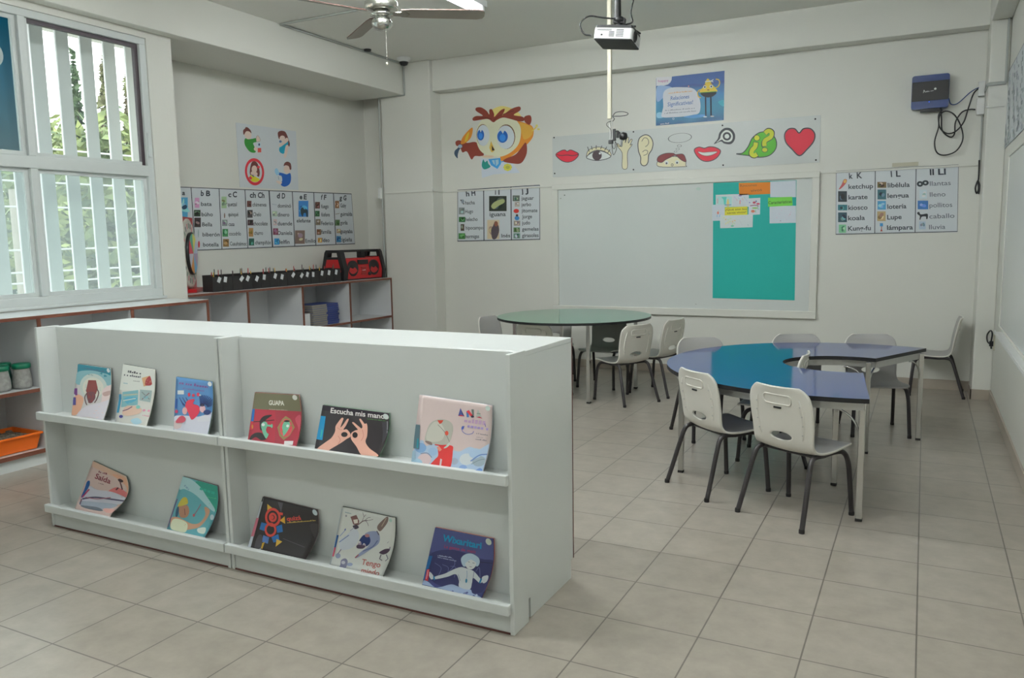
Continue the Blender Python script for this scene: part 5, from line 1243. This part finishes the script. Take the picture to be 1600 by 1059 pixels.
def b6(a):
    a.poly([(232, 140), (660, 166), (660, 330), (215, 300)], (96, 92, 66)); a.text('GUAPA', 370, 262, 512, 268, 44, (190, 190, 180), .03); a.scrib(370, 306, 540, 318, 7, (170, 160, 140))
    a.poly([(430, 318), (660, 330), (636, 655), (430, 636)], (150, 36, 52)); a.poly([(212, 300), (238, 302), (225, 420), (200, 420)], (16, 84, 160)); a.poly([(198, 420), (222, 420), (215, 500), (188, 500)], (190, 40, 50))
    K_ = (36, 26, 28)
    a.blob([(290, 500), (285, 420), (310, 380), (350, 362), (400, 360), (370, 385), (345, 405), (330, 440), (320, 500)], K_); a.line([(225, 425), (420, 408)], 7, K_)
    a.blob([(180, 610), (200, 560), (245, 530), (300, 530), (330, 560), (350, 590), (300, 600), (250, 570), (210, 590)], K_)
    GR = (90, 160, 130)
    a.blob([(298, 455), (320, 425), (350, 430), (358, 460), (345, 500), (355, 530), (370, 545), (350, 585), (330, 560), (312, 520)], GR).line([(355, 460), (400, 465)], 18, GR).ell(398, 465, 9, 20, GR).ell(318, 452, 15, 15, W_)
    a.poly([(520, 370), (540, 385), (560, 400), (598, 480), (560, 560), (512, 600), (470, 560), (448, 480), (490, 400)], (130, 110, 64)); a.ell(524, 485, 54, 84, (196, 60, 70)); a.blob([(500, 440), (530, 420), (556, 440), (552, 480), (530, 530), (505, 560), (498, 510), (490, 480)], GR); a.ell(530, 420, 24, 10, (40, 40, 36)); a.ell(537, 466, 12, 13, W_)
    a.rect(520, 608, 600, 645, (196, 196, 196)); a.ell(618, 190, 22, 26, (176, 178, 170)); a.ell(215, 470, 8, 20, (190, 120, 40))
    a.blob([(600, 400), (640, 360), (650, 420), (640, 520), (625, 480)], (170, 60, 76))
book('red and olive picture book titled GUAPA, left on the right upper ledge', TCc, [(235, 140), (662, 165), (632, 662), (165, 610)], (684, 450), (166, 32, 52), b6, LU, back=(90, 80, 70))
def b7(a):
    a.poly([(888, 264), (1520, 342), (1510, 380), (880, 310)], (30, 18, 34)); a.text('Escucha mis manos', 965, 338, 1500, 400, 50, (204, 200, 198), .02); a.scrib(1310, 400, 1480, 420, 9, (70, 130, 60))
    a.poly([(866, 366), (920, 372), (888, 600), (826, 590)], (10, 124, 176)); a.line([(884, 500), (872, 575)], 10, (40, 170, 150))
    SK = (214, 156, 136); SD = (190, 120, 106)
    a.blob([(832, 690), (920, 620), (975, 580), (1010, 520), (1015, 470), (1040, 430), (1075, 388), (1092, 395), (1075, 440), (1062, 480), (1090, 450), (1125, 400), (1142, 402), (1115, 460), (1090, 500), (1120, 498), (1150, 535), (1152, 570), (1120, 590), (1080, 620), (1040, 645), (980, 680), (930, 705)], SK)
    a.ell(1098, 548, 30, 24, (34, 30, 34)); a.curve([(1040, 560), (1060, 600), (1040, 640)], 7, SD); a.curve([(1030, 480), (1060, 500), (1080, 500)], 5, SD)
    a.blob([(1156, 560), (1165, 530), (1200, 508), (1220, 500), (1190, 460), (1172, 435), (1186, 430), (1225, 465), (1255, 490), (1262, 460), (1240, 405), (1255, 398), (1285, 445), (1300, 440), (1308, 470), (1302, 560), (1290, 620), (1330, 680), (1420, 752), (1280, 752), (1210, 660), (1165, 600)], SK)
    a.ell(1195, 553, 24, 28, (34, 30, 34)); a.curve([(1260, 500), (1270, 560), (1250, 610)], 6, SD)
    a.poly([(1440, 430), (1500, 420), (1470, 560), (1430, 640)], (60, 58, 64)); a.line([(1490, 420), (1470, 540)], 7, (130, 130, 140)); a.ell(1488, 374, 26, 28, (180, 188, 186)); a.poly([(1300, 745), (1405, 755), (1408, 770), (1290, 765)], (180, 190, 180))
book('black landscape book titled Escucha mis manos with two hands', TCc, [(888, 262), (1525, 340), (1420, 772), (808, 690)], (1512, 560), (44, 38, 42), b7, LU, back=(80, 130, 96))
def b8(a):
    a.blob([(175, 680), (230, 590), (280, 590), (300, 640), (420, 620), (450, 700), (580, 690), (650, 700), (740, 655), (830, 680), (900, 640), (955, 630), (890, 915), (600, 880), (160, 810)], (156, 178, 204))
    for x, y, r, c in ((250, 660, 60, (110, 150, 196)), (290, 780, 72, (200, 176, 180)), (210, 820, 60, (150, 184, 206)), (600, 800, 40, (146, 160, 182)), (720, 780, 70, (184, 190, 196)), (840, 800, 64, (140, 156, 170)), (380, 700, 50, (140, 172, 206)), (800, 720, 60, (160, 186, 214)), (690, 870, 40, (120, 150, 200))): a.ell(x, y, r, r*.85, c)
    a.curve([(250, 720), (320, 715), (370, 760)], 9, (110, 120, 150)); a.curve([(760, 800), (840, 740), (920, 730)], 12, (90, 120, 180)); a.curve([(770, 830), (840, 790), (890, 780)], 6, (110, 124, 130)); a.blob([(815, 900), (850, 870), (880, 885), (870, 920)], (96, 130, 190))
    a.blob([(440, 640), (570, 640), (582, 700), (560, 868), (470, 865), (455, 800), (440, 860), (350, 845), (400, 780), (435, 740)], (212, 50, 50)); a.poly([(458, 770), (476, 780), (466, 862), (448, 860)], (200, 184, 190)); a.line([(430, 650), (460, 690)], 30, (206, 130, 110)); a.line([(400, 625), (490, 640)], 18, (196, 40, 44))
    a.blob([(295, 590), (310, 500), (350, 410), (420, 370), (500, 368), (565, 400), (585, 460), (570, 540), (545, 605), (490, 632), (400, 622), (340, 615)], (164, 162, 152)); a.blob([(310, 570), (330, 470), (400, 390), (470, 420), (500, 500), (470, 580), (380, 600)], (180, 178, 168)); a.curve([(430, 420), (500, 500), (548, 600)], 5, (110, 106, 100)); a.blob([(300, 588), (360, 600), (370, 632), (320, 615)], (120, 100, 96))
    a.poly([(425, 375), (490, 375), (470, 405), (450, 415)], (206, 60, 40)).ell(520, 510, 18, 24, (206, 70, 50)).blob([(490, 665), (520, 635), (540, 610), (555, 625), (520, 660)], (180, 190, 180))
    a.poly([(638, 332), (665, 248), (702, 338)], (60, 70, 140)).poly([(638, 332), (702, 338), (670, 318)], (190, 40, 60)).poly([(665, 248), (702, 338), (680, 310)], (30, 40, 90)); a.poly([(722, 285), (745, 270), (745, 345), (722, 345)], (60, 110, 170)).poly([(722, 285), (748, 270), (792, 335), (775, 350)], (206, 40, 56)).poly([(775, 262), (798, 262), (796, 325), (780, 320)], (96, 110, 104)).ell(780, 338, 16, 12, (30, 36, 60))
    a.poly([(815, 345), (840, 262), (875, 360)], (160, 170, 160)).poly([(815, 345), (850, 338), (878, 360)], (206, 40, 70)); a.line([(825, 305), (862, 310)], 6, (90, 110, 100))
    a.scrib(695, 395, 905, 430, 44, (176, 140, 176)); a.scrib(725, 450, 930, 485, 40, (150, 130, 190)); a.curve([(700, 438), (672, 455), (680, 495), (720, 522), (770, 515), (785, 490)], 6, (90, 96, 170)); a.ell(680, 455, 12, 20, (70, 90, 180), rot=20); a.line([(895, 410), (900, 445)], 7, (90, 90, 160))
    a.scrib(808, 518, 915, 538, 14, (120, 110, 120)); a.scrib(810, 555, 870, 562, 8, (130, 120, 130)); a.scrib(802, 578, 908, 594, 14, (120, 110, 120))
    a.poly([(195, 415), (247, 422), (236, 670), (175, 662)], (74, 100, 112)); a.poly([(215, 560), (232, 562), (228, 660), (208, 655)], (30, 130, 150)); a.ell(942, 250, 24, 26, (180, 196, 190)); a.poly([(720, 870), (812, 880), (808, 910), (716, 900)], (196, 200, 204)); a.poly([(165, 690), (190, 680), (205, 770), (150, 812)], (140, 170, 190))
book('pale pink picture book titled ANA with a kerchiefed child in red', TD, [(235, 110), (988, 222), (885, 925), (150, 812)], (970, 640), (192, 172, 170), b8, LU, back=(150, 150, 156))
def b9(a):
    RR, BB, YY = (206, 60, 50), (20, 96, 170), (206, 160, 40)
    a.poly([(240, 160), (250, 165), (125, 640), (95, 635)], (170, 176, 186)); a.poly([(205, 350), (165, 345), (130, 520), (160, 520)], (190, 100, 120)); a.poly([(228, 155), (250, 160), (240, 200), (218, 195)], (30, 34, 34))
    a.poly([(212, 455), (230, 390), (280, 405), (265, 475)], BB); a.poly([(362, 430), (412, 412), (418, 480), (370, 490)], BB); a.poly([(248, 510), (300, 530), (290, 590), (232, 570)], (70, 110, 180)); a.poly([(320, 530), (380, 500), (390, 560), (340, 580)], BB)
    a.poly([(285, 220), (340, 265), (285, 300)], YY); a.poly([(395, 375), (440, 335), (440, 405)], YY); a.poly([(205, 600), (262, 572), (240, 640)], YY); a.poly([(365, 545), (415, 570), (360, 618)], YY)
    a.ell(334, 345, 70, 88, RR, hole=.72, n=36); a.ell(334, 345, 36, 44, RR, hole=.5, n=24); a.ell(330, 345, 14, 18, RR); a.ell(312, 460, 52, 66, RR, hole=.66, n=30); a.line([(395, 310), (425, 315)], 24, RR)
    a.text('quizá', 458, 378, 580, 366, 40, RR, .02); a.scrib(458, 400, 698, 376, 12, (190, 160, 60)); a.ell(716, 298, 21, 28, (176, 190, 196))
    a.poly([(540, 712), (610, 728), (603, 752), (530, 738)], (180, 204, 204)); a.blob([(180, 560), (210, 505), (240, 520), (230, 620), (170, 640)], (70, 66, 72)); a.poly([(385, 200), (435, 210), (412, 300)], (74, 72, 80)); a.blob([(640, 420), (700, 400), (715, 440), (680, 560)], (52, 46, 48)); a.line([(420, 540), (600, 620)], 5, (84, 80, 84)); a.poly([(200, 640), (235, 625), (225, 660), (205, 660)], (150, 156, 170))
book('black picture book with a red, blue and yellow bird figure', TE, [(240, 152), (745, 275), (620, 752), (95, 635)], (742, 500), (42, 36, 38), b9, LL, back=(110, 96, 96), page=(130, 110, 110))
def b10(a):
    NV = (40, 52, 100)
    a.blob([(950, 560), (1000, 520), (1100, 450), (1130, 520), (1100, 600), (1040, 640), (960, 640)], (176, 182, 192))
    a.poly([(1055, 340), (1110, 322), (1135, 380), (1128, 420), (1080, 412)], (112, 76, 74)).poly([(1080, 368), (1122, 362), (1122, 398), (1090, 404)], (196, 190, 180))
    a.curve([(1130, 410), (1170, 380), (1210, 375)], 8, (90, 66, 70))
    for p in ([(1160, 385), (1180, 340), (1170, 300)], [(1180, 380), (1215, 350), (1240, 345)], [(1190, 378), (1230, 372), (1262, 365)], [(1195, 380), (1210, 400), (1215, 425)], [(1180, 340), (1200, 320)]): a.line(p, 4, (100, 84, 96))
    a.blob([(1075, 425), (1110, 415), (1130, 440), (1095, 455)], (60, 50, 66)); a.line([(1050, 470), (1090, 440)], 5, (120, 130, 170)); a.line([(955, 520), (1010, 460)], 7, (120, 140, 180)); a.line([(950, 575), (1040, 510)], 8, (90, 110, 160)); a.line([(1000, 465), (1010, 450)], 9, (60, 80, 150))
    a.blob([(1290, 440), (1320, 395), (1398, 335), (1395, 380), (1350, 440), (1310, 475)], (110, 90, 84)); a.line([(1330, 430), (1385, 350)], 8, (150, 130, 116))
    a.blob([(1180, 500), (1230, 475), (1290, 480), (1305, 530), (1290, 590), (1230, 640), (1160, 690), (1110, 720), (1095, 715), (1150, 660), (1200, 620), (1225, 570), (1200, 530)], (124, 134, 168)); a.blob([(1130, 560), (1170, 510), (1215, 520), (1225, 570), (1200, 610), (1150, 620), (1120, 610)], (20, 40, 100)); a.curve([(1160, 660), (1240, 620), (1285, 560)], 9, (80, 92, 140))
    a.ell(1135, 590, 14, 26, (150, 130, 150)).ell(1172, 605, 15, 18, (150, 130, 150)).blob([(1115, 600), (1180, 610), (1160, 635), (1110, 630)], (70, 50, 76)).ell(1200, 515, 20, 16, (150, 100, 106)).ell(1132, 575, 7, 9, W_).ell(1170, 592, 6, 7, W_); a.line([(1095, 720), (1125, 690)], 10, (150, 70, 80)); a.line([(1285, 470), (1300, 510)], 7, (60, 50, 60))
    a.blob([(1295, 670), (1340, 640), (1380, 640), (1360, 675), (1330, 690), (1310, 685)], (70, 50, 72)); a.line([(1375, 650), (1380, 620)], 7, (100, 90, 120)); a.line([(1310, 690), (1300, 730), (1320, 745)], 7, (70, 60, 80)); a.line([(1350, 690), (1365, 730), (1345, 750)], 7, (90, 90, 110))
    a.blob([(970, 740), (1010, 725), (1030, 760), (1000, 830), (930, 830), (960, 790)], (112, 112, 140)).ell(990, 762, 18, 16, (170, 170, 180)).ell(940, 700, 24, 24, (130, 140, 170)).ell(1050, 780, 26, 16, (130, 140, 170)); a.line([(940, 680), (970, 640)], 7, (110, 100, 130))
    a.text('Tengo', 1150, 780, 1308, 810, 52, (166, 70, 64), .008); a.text('miedo', 1152, 856, 1308, 886, 50, (166, 70, 64), .008); a.scrib(1005, 300, 1065, 314, 14, (110, 140, 150)); a.ell(1016, 330, 8, 10, (120, 120, 130)); a.ell(1420, 372, 14, 16, (150, 180, 170)); a.line([(1360, 585), (1375, 570)], 4, (130, 130, 140))
    a.poly([(918, 506), (946, 508), (900, 706), (865, 698)], (16, 76, 140)); a.poly([(896, 620), (920, 622), (900, 706), (876, 702)], (200, 60, 90)); a.line([(975, 260), (860, 800)], 12, (160, 170, 180))
book('white picture book titled Tengo miedo with a blue-grey wolf, lower ledge', TE, [(975, 245), (1468, 350), (1335, 922), (855, 812)], (1448, 640), (186, 188, 184), b10, LL, back=(50, 50, 50))
def b11(a):
    a.blob([(254, 124), (480, 160), (705, 212), (690, 380), (560, 360), (400, 350), (230, 330)], (62, 68, 122)); a.blob([(230, 320), (400, 300), (590, 370), (680, 400), (640, 600), (520, 640), (250, 560), (190, 420)], (40, 42, 92))
    for k in range(6): a.curve([(250+k*60, 400+k*14), (300+k*55, 440), (280+k*60, 500+k*8)], 4, (84, 92, 140))
    a.curve([(330, 500), (400, 420), (390, 370), (340, 350)], 4, (90, 100, 150)); a.line([(580, 395), (665, 405)], 6, (24, 24, 60))
    a.blob([(140, 610), (160, 540), (200, 550), (250, 590), (300, 590), (380, 570), (440, 590), (520, 610), (540, 640), (605, 672), (600, 712), (400, 672), (250, 640)], (140, 158, 190))
    for k in range(16): a.ell(300+k*18, 612+(k*37) % 45+k*2, 11, 8, [(170, 180, 200), (110, 120, 160), (80, 84, 140)][k % 3], rot=k*30)
    a.ell(435, 655, 12, 10, (60, 56, 110))
    SKW = (176, 182, 186)
    a.blob([(255, 508), (330, 485), (400, 450), (450, 435), (500, 450), (540, 470), (585, 530), (600, 545), (580, 560), (535, 520), (528, 560), (515, 610), (440, 590), (435, 540), (410, 490), (350, 510), (260, 528)], SKW)
    a.blob([(205, 470), (225, 480), (245, 515), (225, 530), (205, 500)], SKW); a.blob([(598, 510), (630, 500), (635, 520), (625, 550), (605, 562), (592, 540)], SKW)
    a.line([(243, 505), (250, 535)], 12, (10, 110, 160)); a.line([(590, 525), (580, 560)], 12, (10, 110, 160))
    a.blob([(460, 420), (450, 370), (480, 335), (530, 328), (575, 360), (580, 400), (560, 430), (520, 400), (480, 430)], (150, 172, 190)); a.ell(518, 405, 38, 48, (182, 186, 188), rot=8); a.blob([(480, 400), (470, 360), (510, 340), (560, 370), (560, 400), (520, 375)], (150, 172, 190)); a.line([(500, 392), (512, 396)], 4, (70, 80, 110)); a.line([(530, 400), (545, 405)], 4, (70, 80, 110)); a.line([(508, 430), (525, 434)], 4, (110, 90, 110))
    a.curve([(490, 462), (492, 500), (488, 530)], 3, (70, 120, 160)); a.ell(488, 542, 7, 17, (10, 110, 150))
    a.text('Wixaritari', 310, 225, 605, 290, 52, (0, 130, 176), .03); a.text('La gente de maíz', 325, 280, 560, 325, 24, (150, 40, 80), .01); a.scrib(275, 345, 380, 362, 10, (150, 160, 190)); a.scrib(275, 357, 415, 388, 10, (150, 160, 190))
    a.ell(670, 232, 22, 27, (176, 186, 170)); a.poly([(205, 340), (235, 345), (205, 445), (175, 535), (152, 530), (180, 430)], (12, 80, 140)); a.poly([(190, 450), (212, 448), (200, 540), (172, 535)], (190, 20, 40)); a.line([(200, 455), (185, 525)], 5, (200, 150, 160))
    a.line([(540, 470), (535, 520)], 5, (120, 126, 150)); a.line([(430, 490), (445, 540)], 4, (120, 126, 150))
book('navy blue picture book titled Wixaritari with a pale child, right end of the lower ledge', TF, [(252, 120), (712, 210), (603, 712), (140, 612)], (700, 450), (54, 58, 112), b11, LL, back=(200, 110, 100))

# ---------------------------------------------------------------- things on and in the far shelf
ZS = .940
# wheel of fortune board seen almost edge-on
wc = onX(297, 400, -5.62)
ang = math.atan2(.62, .78)
t = empty('spinning_wheel_board', 'red board with a round colourful wheel seen almost edge-on beside the window column', 'game board', (-5.60, 4.74, ZS), ang-PI/2+PI)
# local +y is the normal of the board (towards the room)
t.location = (-5.66, 4.885, ZS+.001); t.rotation_euler = (0, 0, math.atan2(.62, .80)-PI/2)
Rw = .30
MB().box(-.27, .26, -.035, -.02, .0, .65).build('backboard', 'red', t, .003)
MB().box(-.26, .10, -.06, .05, 0, .03).build('base', 'red', t, .004)
MB().lathe([(Rw, -.018), (Rw, -.008), (Rw-.02, -.005), (Rw*.62, -.004), (0, -.004)], (0, 0, .335), Matrix(((1, 0, 0), (0, 0, 1), (0, 1, 0))), 48).build('outer_disc', mat('cream_card', (.66, .64, .56, 1), .5, noise=.03), t)
hub = MB().lathe([(Rw*.6, -.004), (Rw*.62, .018), (Rw*.56, .022)], (0, 0, .335), Matrix(((1, 0, 0), (0, 0, 1), (0, 1, 0))), 48).build('inner_ring', 'black', t)
sec = MB(); cols = [(190, 40, 60), (60, 150, 120), (196, 190, 80), (170, 180, 200), (150, 130, 160), (90, 150, 190), (220, 140, 60), (176, 176, 190)]
for k in range(8):
    a0_, a1_ = PI/4*k, PI/4*(k+1); r_ = Rw*.57
    pts = [(0, .0235, .335)]+[(r_*math.cos(a0_+(a1_-a0_)*i/6), .0235, .335+r_*math.sin(a0_+(a1_-a0_)*i/6)) for i in range(7)]
    sec.add(pts, [tuple(range(8))], k)
sec.build('wheel_sectors', [pal(c, 1.8) for c in cols], hub)
mk = MB()
for k in range(24):
    q = 2*PI*k/24; mk.obox((Rw*.8*math.cos(q), -.003, .335+Rw*.8*math.sin(q)), (.022*math.cos(q), 0, .022*math.sin(q)), (0, .0006, 0), (-.010*math.sin(q), 0, .010*math.cos(q)), k % 3)
mk.build('disc_marks', [pal((90, 120, 100), 1.8), pal((70, 70, 80), 1.8), pal((190, 90, 110), 1.8)], t)
# boombox
bx0 = onX(527, 432, -5.52); bx1 = onX(601, 425, -5.52)
Lb = 7.47-6.64
t = empty('boombox_radio', 'red and black portable radio with a carrying frame at the end of the shelf', 'radio', (-5.62, 6.70, ZS+.003))
L_ = .74; hh = .235
end = [(-.13, 0), (.13, 0), (.145, .10), (.10, .25), (-.10, .25), (-.145, .10)]
def endframe(y0, y1):
    mb = MB(); outer = [(-.14, 0), (.14, 0), (.155, .10), (.105, .30), (.085, .325), (-.085, .325), (-.105, .30), (-.155, .10)]
    hole = [(-.07, .25), (.07, .25), (.06, .295), (-.06, .295)]
    tri = tessellate_polygon([[Vector((a, b, 0)) for a, b in outer], [Vector((a, b, 0)) for a, b in hole]]); al = outer+hole; n = len(al)
    vs = [(a, y0, b) for a, b in al]+[(a, y1, b) for a, b in al]
    fs = [tuple(q) for q in tri]+[tuple(i+n for i in q)[::-1] for q in tri]
    no = len(outer)
    fs += [(i, (i+1) % no, n+(i+1) % no, n+i) for i in range(no)]+[(no+(i+1) % 4, no+i, n+no+i, n+no+(i+1) % 4) for i in range(4)]
    mb.add(vs, fs); return mb
ef = endframe(0, .07); ef.build('end_frame', 'black', t)
endframe(L_-.05, L_).build('end_frame', 'black', t)
sp = MB(); ol = [(-.09, .03), (.09, .03), (.11, .10), (.075, .225), (-.075, .225), (-.11, .10)]
sp.add([(a, -.004, b) for a, b in ol]+[(a, .002, b) for a, b in ol], [tuple(range(6)), tuple(range(6, 12))[::-1]]+[(i, (i+1) % 6, 6+(i+1) % 6, 6+i) for i in range(6)])
sp.build('side_plate', 'red', t)
bd = MB(); ob = [(-.11, .01), (.115, .01), (.125, .10), (.09, .235), (-.09, .235), (-.12, .10)]
bd.add([(a, .07, b) for a, b in ob]+[(a, L_-.05, b) for a, b in ob], [tuple(range(6)), tuple(range(6, 12))[::-1]]+[(i, (i+1) % 6, 6+(i+1) % 6, 6+i) for i in range(6)])
body = bd.build('body', 'red', t, .008)
def fz(z): return .125-.035*(z-.1)/.135 if z > .1 else .115+.01*z/.1
for y in (.19, .56):
    MB().lathe([(.085, -.01), (.085, .012), (.07, .008), (.04, .0), (0, .004)], (fz(.12)-.004, y, .125), 'X', 32).build('speaker', 'blackcard', body)
MB().box(.10, .122, .29, .46, .165, .215).build('display', 'black', body, .004)
MB().box(.112, .126, .33, .42, .05, .14).build('control_panel', mat('dark_red_panel', rgb(150, 30, 30), .35, noise=.05), body, .004)
MB().lathe([(.02, 0), (.02, .02), (0, .02)], (.118, .47, .06), 'X', 16).build('knob', 'black', body)
MB().box(-.03, .03, .07, L_-.05, .300, .325).box(-.03, .03, .45, .52, .23, .31).build('carry_handle', 'black', t, .006)
a = Art(lambda x, y, n: (t.location.x+.1275, t.location.y+x, ZS+y), 2.0); a.flip = True; a.scrib(.345, .10, .40, .10, .012, (190, 180, 180)); a.build('printed_name', t)
# black pencil boxes with white tags and pencils
bp = MB()
def pbox():
    mb = MB(); w, d, h, th = .0555, .062, .145, .004
    mb.box(-d, d, -w, w, 0, th); mb.box(-d, -d+th, -w, w, th, h); mb.box(d-th, d, -w, w, th, h-.015); mb.box(-d+th, d-th, -w, -w+th, th, h-.006); mb.box(-d+th, d-th, w-th, w, th, h-.006); return mb
NB = 15; y0 = 4.93; y1 = 6.645; stp = (y1-y0)/NB
proto_b = None
tags = [0, .9, .8, 1, 0, .9, 1.2, 0, 1, .5, 0, .9, 1, .9, .7]
pcols = [((150, 40, 40), 'red'), ((180, 140, 40), 'yellow'), ((40, 60, 50), 'dark green'), ((60, 40, 44), 'dark brown')]
for i in range(NB):
    y = y0+stp*(i+.5)
    if proto_b is None:
        b = empty('pencil_box', 'x', 'pencil box'); bb = pbox().build('box', 'blackcard', b, .001); proto_b = b
        tg = MB().obox((.066, 0, .10), (.0015, 0, 0), (0, .010, .022), (0, .015, -.007)).build('name_tag', 'paper', b)
    else:
        b = copy_tree(proto_b)
    b.location = (-5.53, y, ZS+.0005)
    b['label'] = 'black open pencil box in the long row on the niche shelf'; b['group'] = 'black pencil boxes on the niche shelf'
    rnd = random.Random(i)
    for c in b.children:
        if c.name.startswith('name_tag'):
            c.location = (0, rnd.uniform(-.012, .012), rnd.uniform(-.01, .008)); c.rotation_euler = (rnd.uniform(-.4, .4), 0, 0)
    for q in range(2 if i % 3 else 3):
        c_, nm = pcols[(i*3+q*5) % 4]; lx, ly = rnd.uniform(-.03, .03), rnd.uniform(-.03, .03); tx, ty = rnd.uniform(-.015, .015), rnd.uniform(-.015, .015); zt_ = rnd.uniform(.16, .20)
        p_ = MB().tube([(lx, ly, .005), (lx+tx, ly+ty, zt_-.01), (lx+tx*1.05, ly+ty*1.05, zt_)], [.004, .004, .001], 6).build('pencil', pal(c_, 2.0), None, loc=(-5.53, y, ZS+.0005))
        tag(p_, nm+' pencil sticking out of the row of black boxes', 'pencil', nm+' pencils in the black boxes')
# stack of books on the shelf board
ym0, ym1 = 6.01, 6.74; zs = .5085
M['spine'] = mat('blue_book_spine', rgb(52, 66, 130), .45, noise=.06)
M['greypages'] = mat('grey_pages', rgb(150, 146, 136), .7, noise=.06, nscale=60, stretch=(1, 1, 12))
protob = None
for i in range(10):
    if protob is None:
        b = empty('workbook', 'x', 'book')
        MB().box(-.12, .128, -.20, .195, .0012, .0198).build('pages', 'greypages', b)
        MB().box(-.12, .13, -.202, .20, 0, .0012).box(-.12, .13, -.202, .20, .0198, .021).box(-.12, .13, .196, .20, .0012, .0198).build('cover', 'spine', b)
        MB().box(.128, .1305, .02, .19, .0022, .0188).build('blue_edge', 'spine', b)
        protob = b
    else: b = copy_tree(protob)
    b.location = (-5.60+.006*math.sin(i*2.1), 6.385+.006*math.sin(i*3.3), zs+.0216*i)
    b['label'] = 'blue and grey workbook lying in the stack on the niche shelf'; b['group'] = 'workbooks stacked on the niche shelf'
tag(MB().box(-5.56, -5.45, 6.035, 6.12, zs, zs+.14).build('white_carton', 'paper', None, .002), 'small white carton beside the workbook stack', 'box')
# jars with green lids and orange tray in the low shelf
M['jar'] = mat('printed_jar_wrap', rgb(150, 150, 146), .45, noise=.55, nscale=38)
M['lid'] = mat('green_lid', rgb(4, 104, 76), .35, noise=.05)
M['jarg'] = mat('green_tinted_jar', rgb(40, 104, 90), .3, noise=.3, nscale=30)
for (py_, x_, jm, lb) in ((2.805, -4.97, 'jar', 'green-lidded jar with grey wrap at the left of the low shelf'), (2.928, -4.955, 'jar', 'green-lidded jar with grey wrap nearest the divider in the low shelf'), (2.885, -5.085, 'jarg', 'green-lidded greenish jar behind the two grey ones')):
    t = empty('lidded_jar', lb, 'jar', (x_, py_, .4865))
    MB().lathe([(.045, 0), (.052, .004), (.056, .02), (.054, .06), (.046, .11), (.044, .128)], (0, 0, 0), n=28).build('jar_body', jm, t)
    MB().lathe([(.050, .124), (.053, .128), (.053, .150), (.047, .155), (0, .156)], (0, 0, 0), n=28).build('lid', 'lid', t)
tr_ = empty('storage_tray', 'orange plastic tray filled with grey bits in the bottom of the low shelf', 'tray', (-5.03, 2.825, .1025))
mb = MB()
def ring(w, d, z): return [(-d, -w, z), (d, -w, z), (d, w, z), (-d, w, z)]
R4 = [ring(.125, .125, 0), ring(.145, .150, .105), ring(.152, .157, .105), ring(.152, .157, .097), ring(.147, .152, .097), ring(.127, .128, 0)]
inner = [ring(.122, .122, .004), ring(.141, .146, .105)]
vs = [v for r_ in [R4[0], R4[3], R4[2], inner[1], inner[0]] for v in r_]; fs = []
vs = [v for r_ in [ring(.125, .125, 0), ring(.143, .148, .092), ring(.154, .158, .092), ring(.154, .158, .105), ring(.140, .145, .105), ring(.122, .122, .004)] for v in r_]
for i in range(5):
    for k in range(4): fs.append((i*4+k, i*4+(k+1) % 4, (i+1)*4+(k+1) % 4, (i+1)*4+k))
fs += [(3, 2, 1, 0), (20, 21, 22, 23)]
mb.add(vs, fs); mb.build('tray_body', 'orange', tr_, .003)
gr = MB(); rnd = random.Random(3)
for _ in range(260):
    x, y = rnd.uniform(-.12, .12), rnd.uniform(-.115, .115); z = .075+rnd.uniform(0, .012)
    s_ = rnd.uniform(.006, .012); gr.obox((x, y, z), (s_, s_*.4, 0), (-s_*.4, s_, 0), (0, 0, s_*.5))
o = gr.build('grey_bits', mat('grey_bits', rgb(120, 110, 96), .7, noise=.3), None, loc=(-5.03, 2.825, .1025)); tag(o, 'grey bits heaped in the orange tray', 'small parts', kind='stuff')
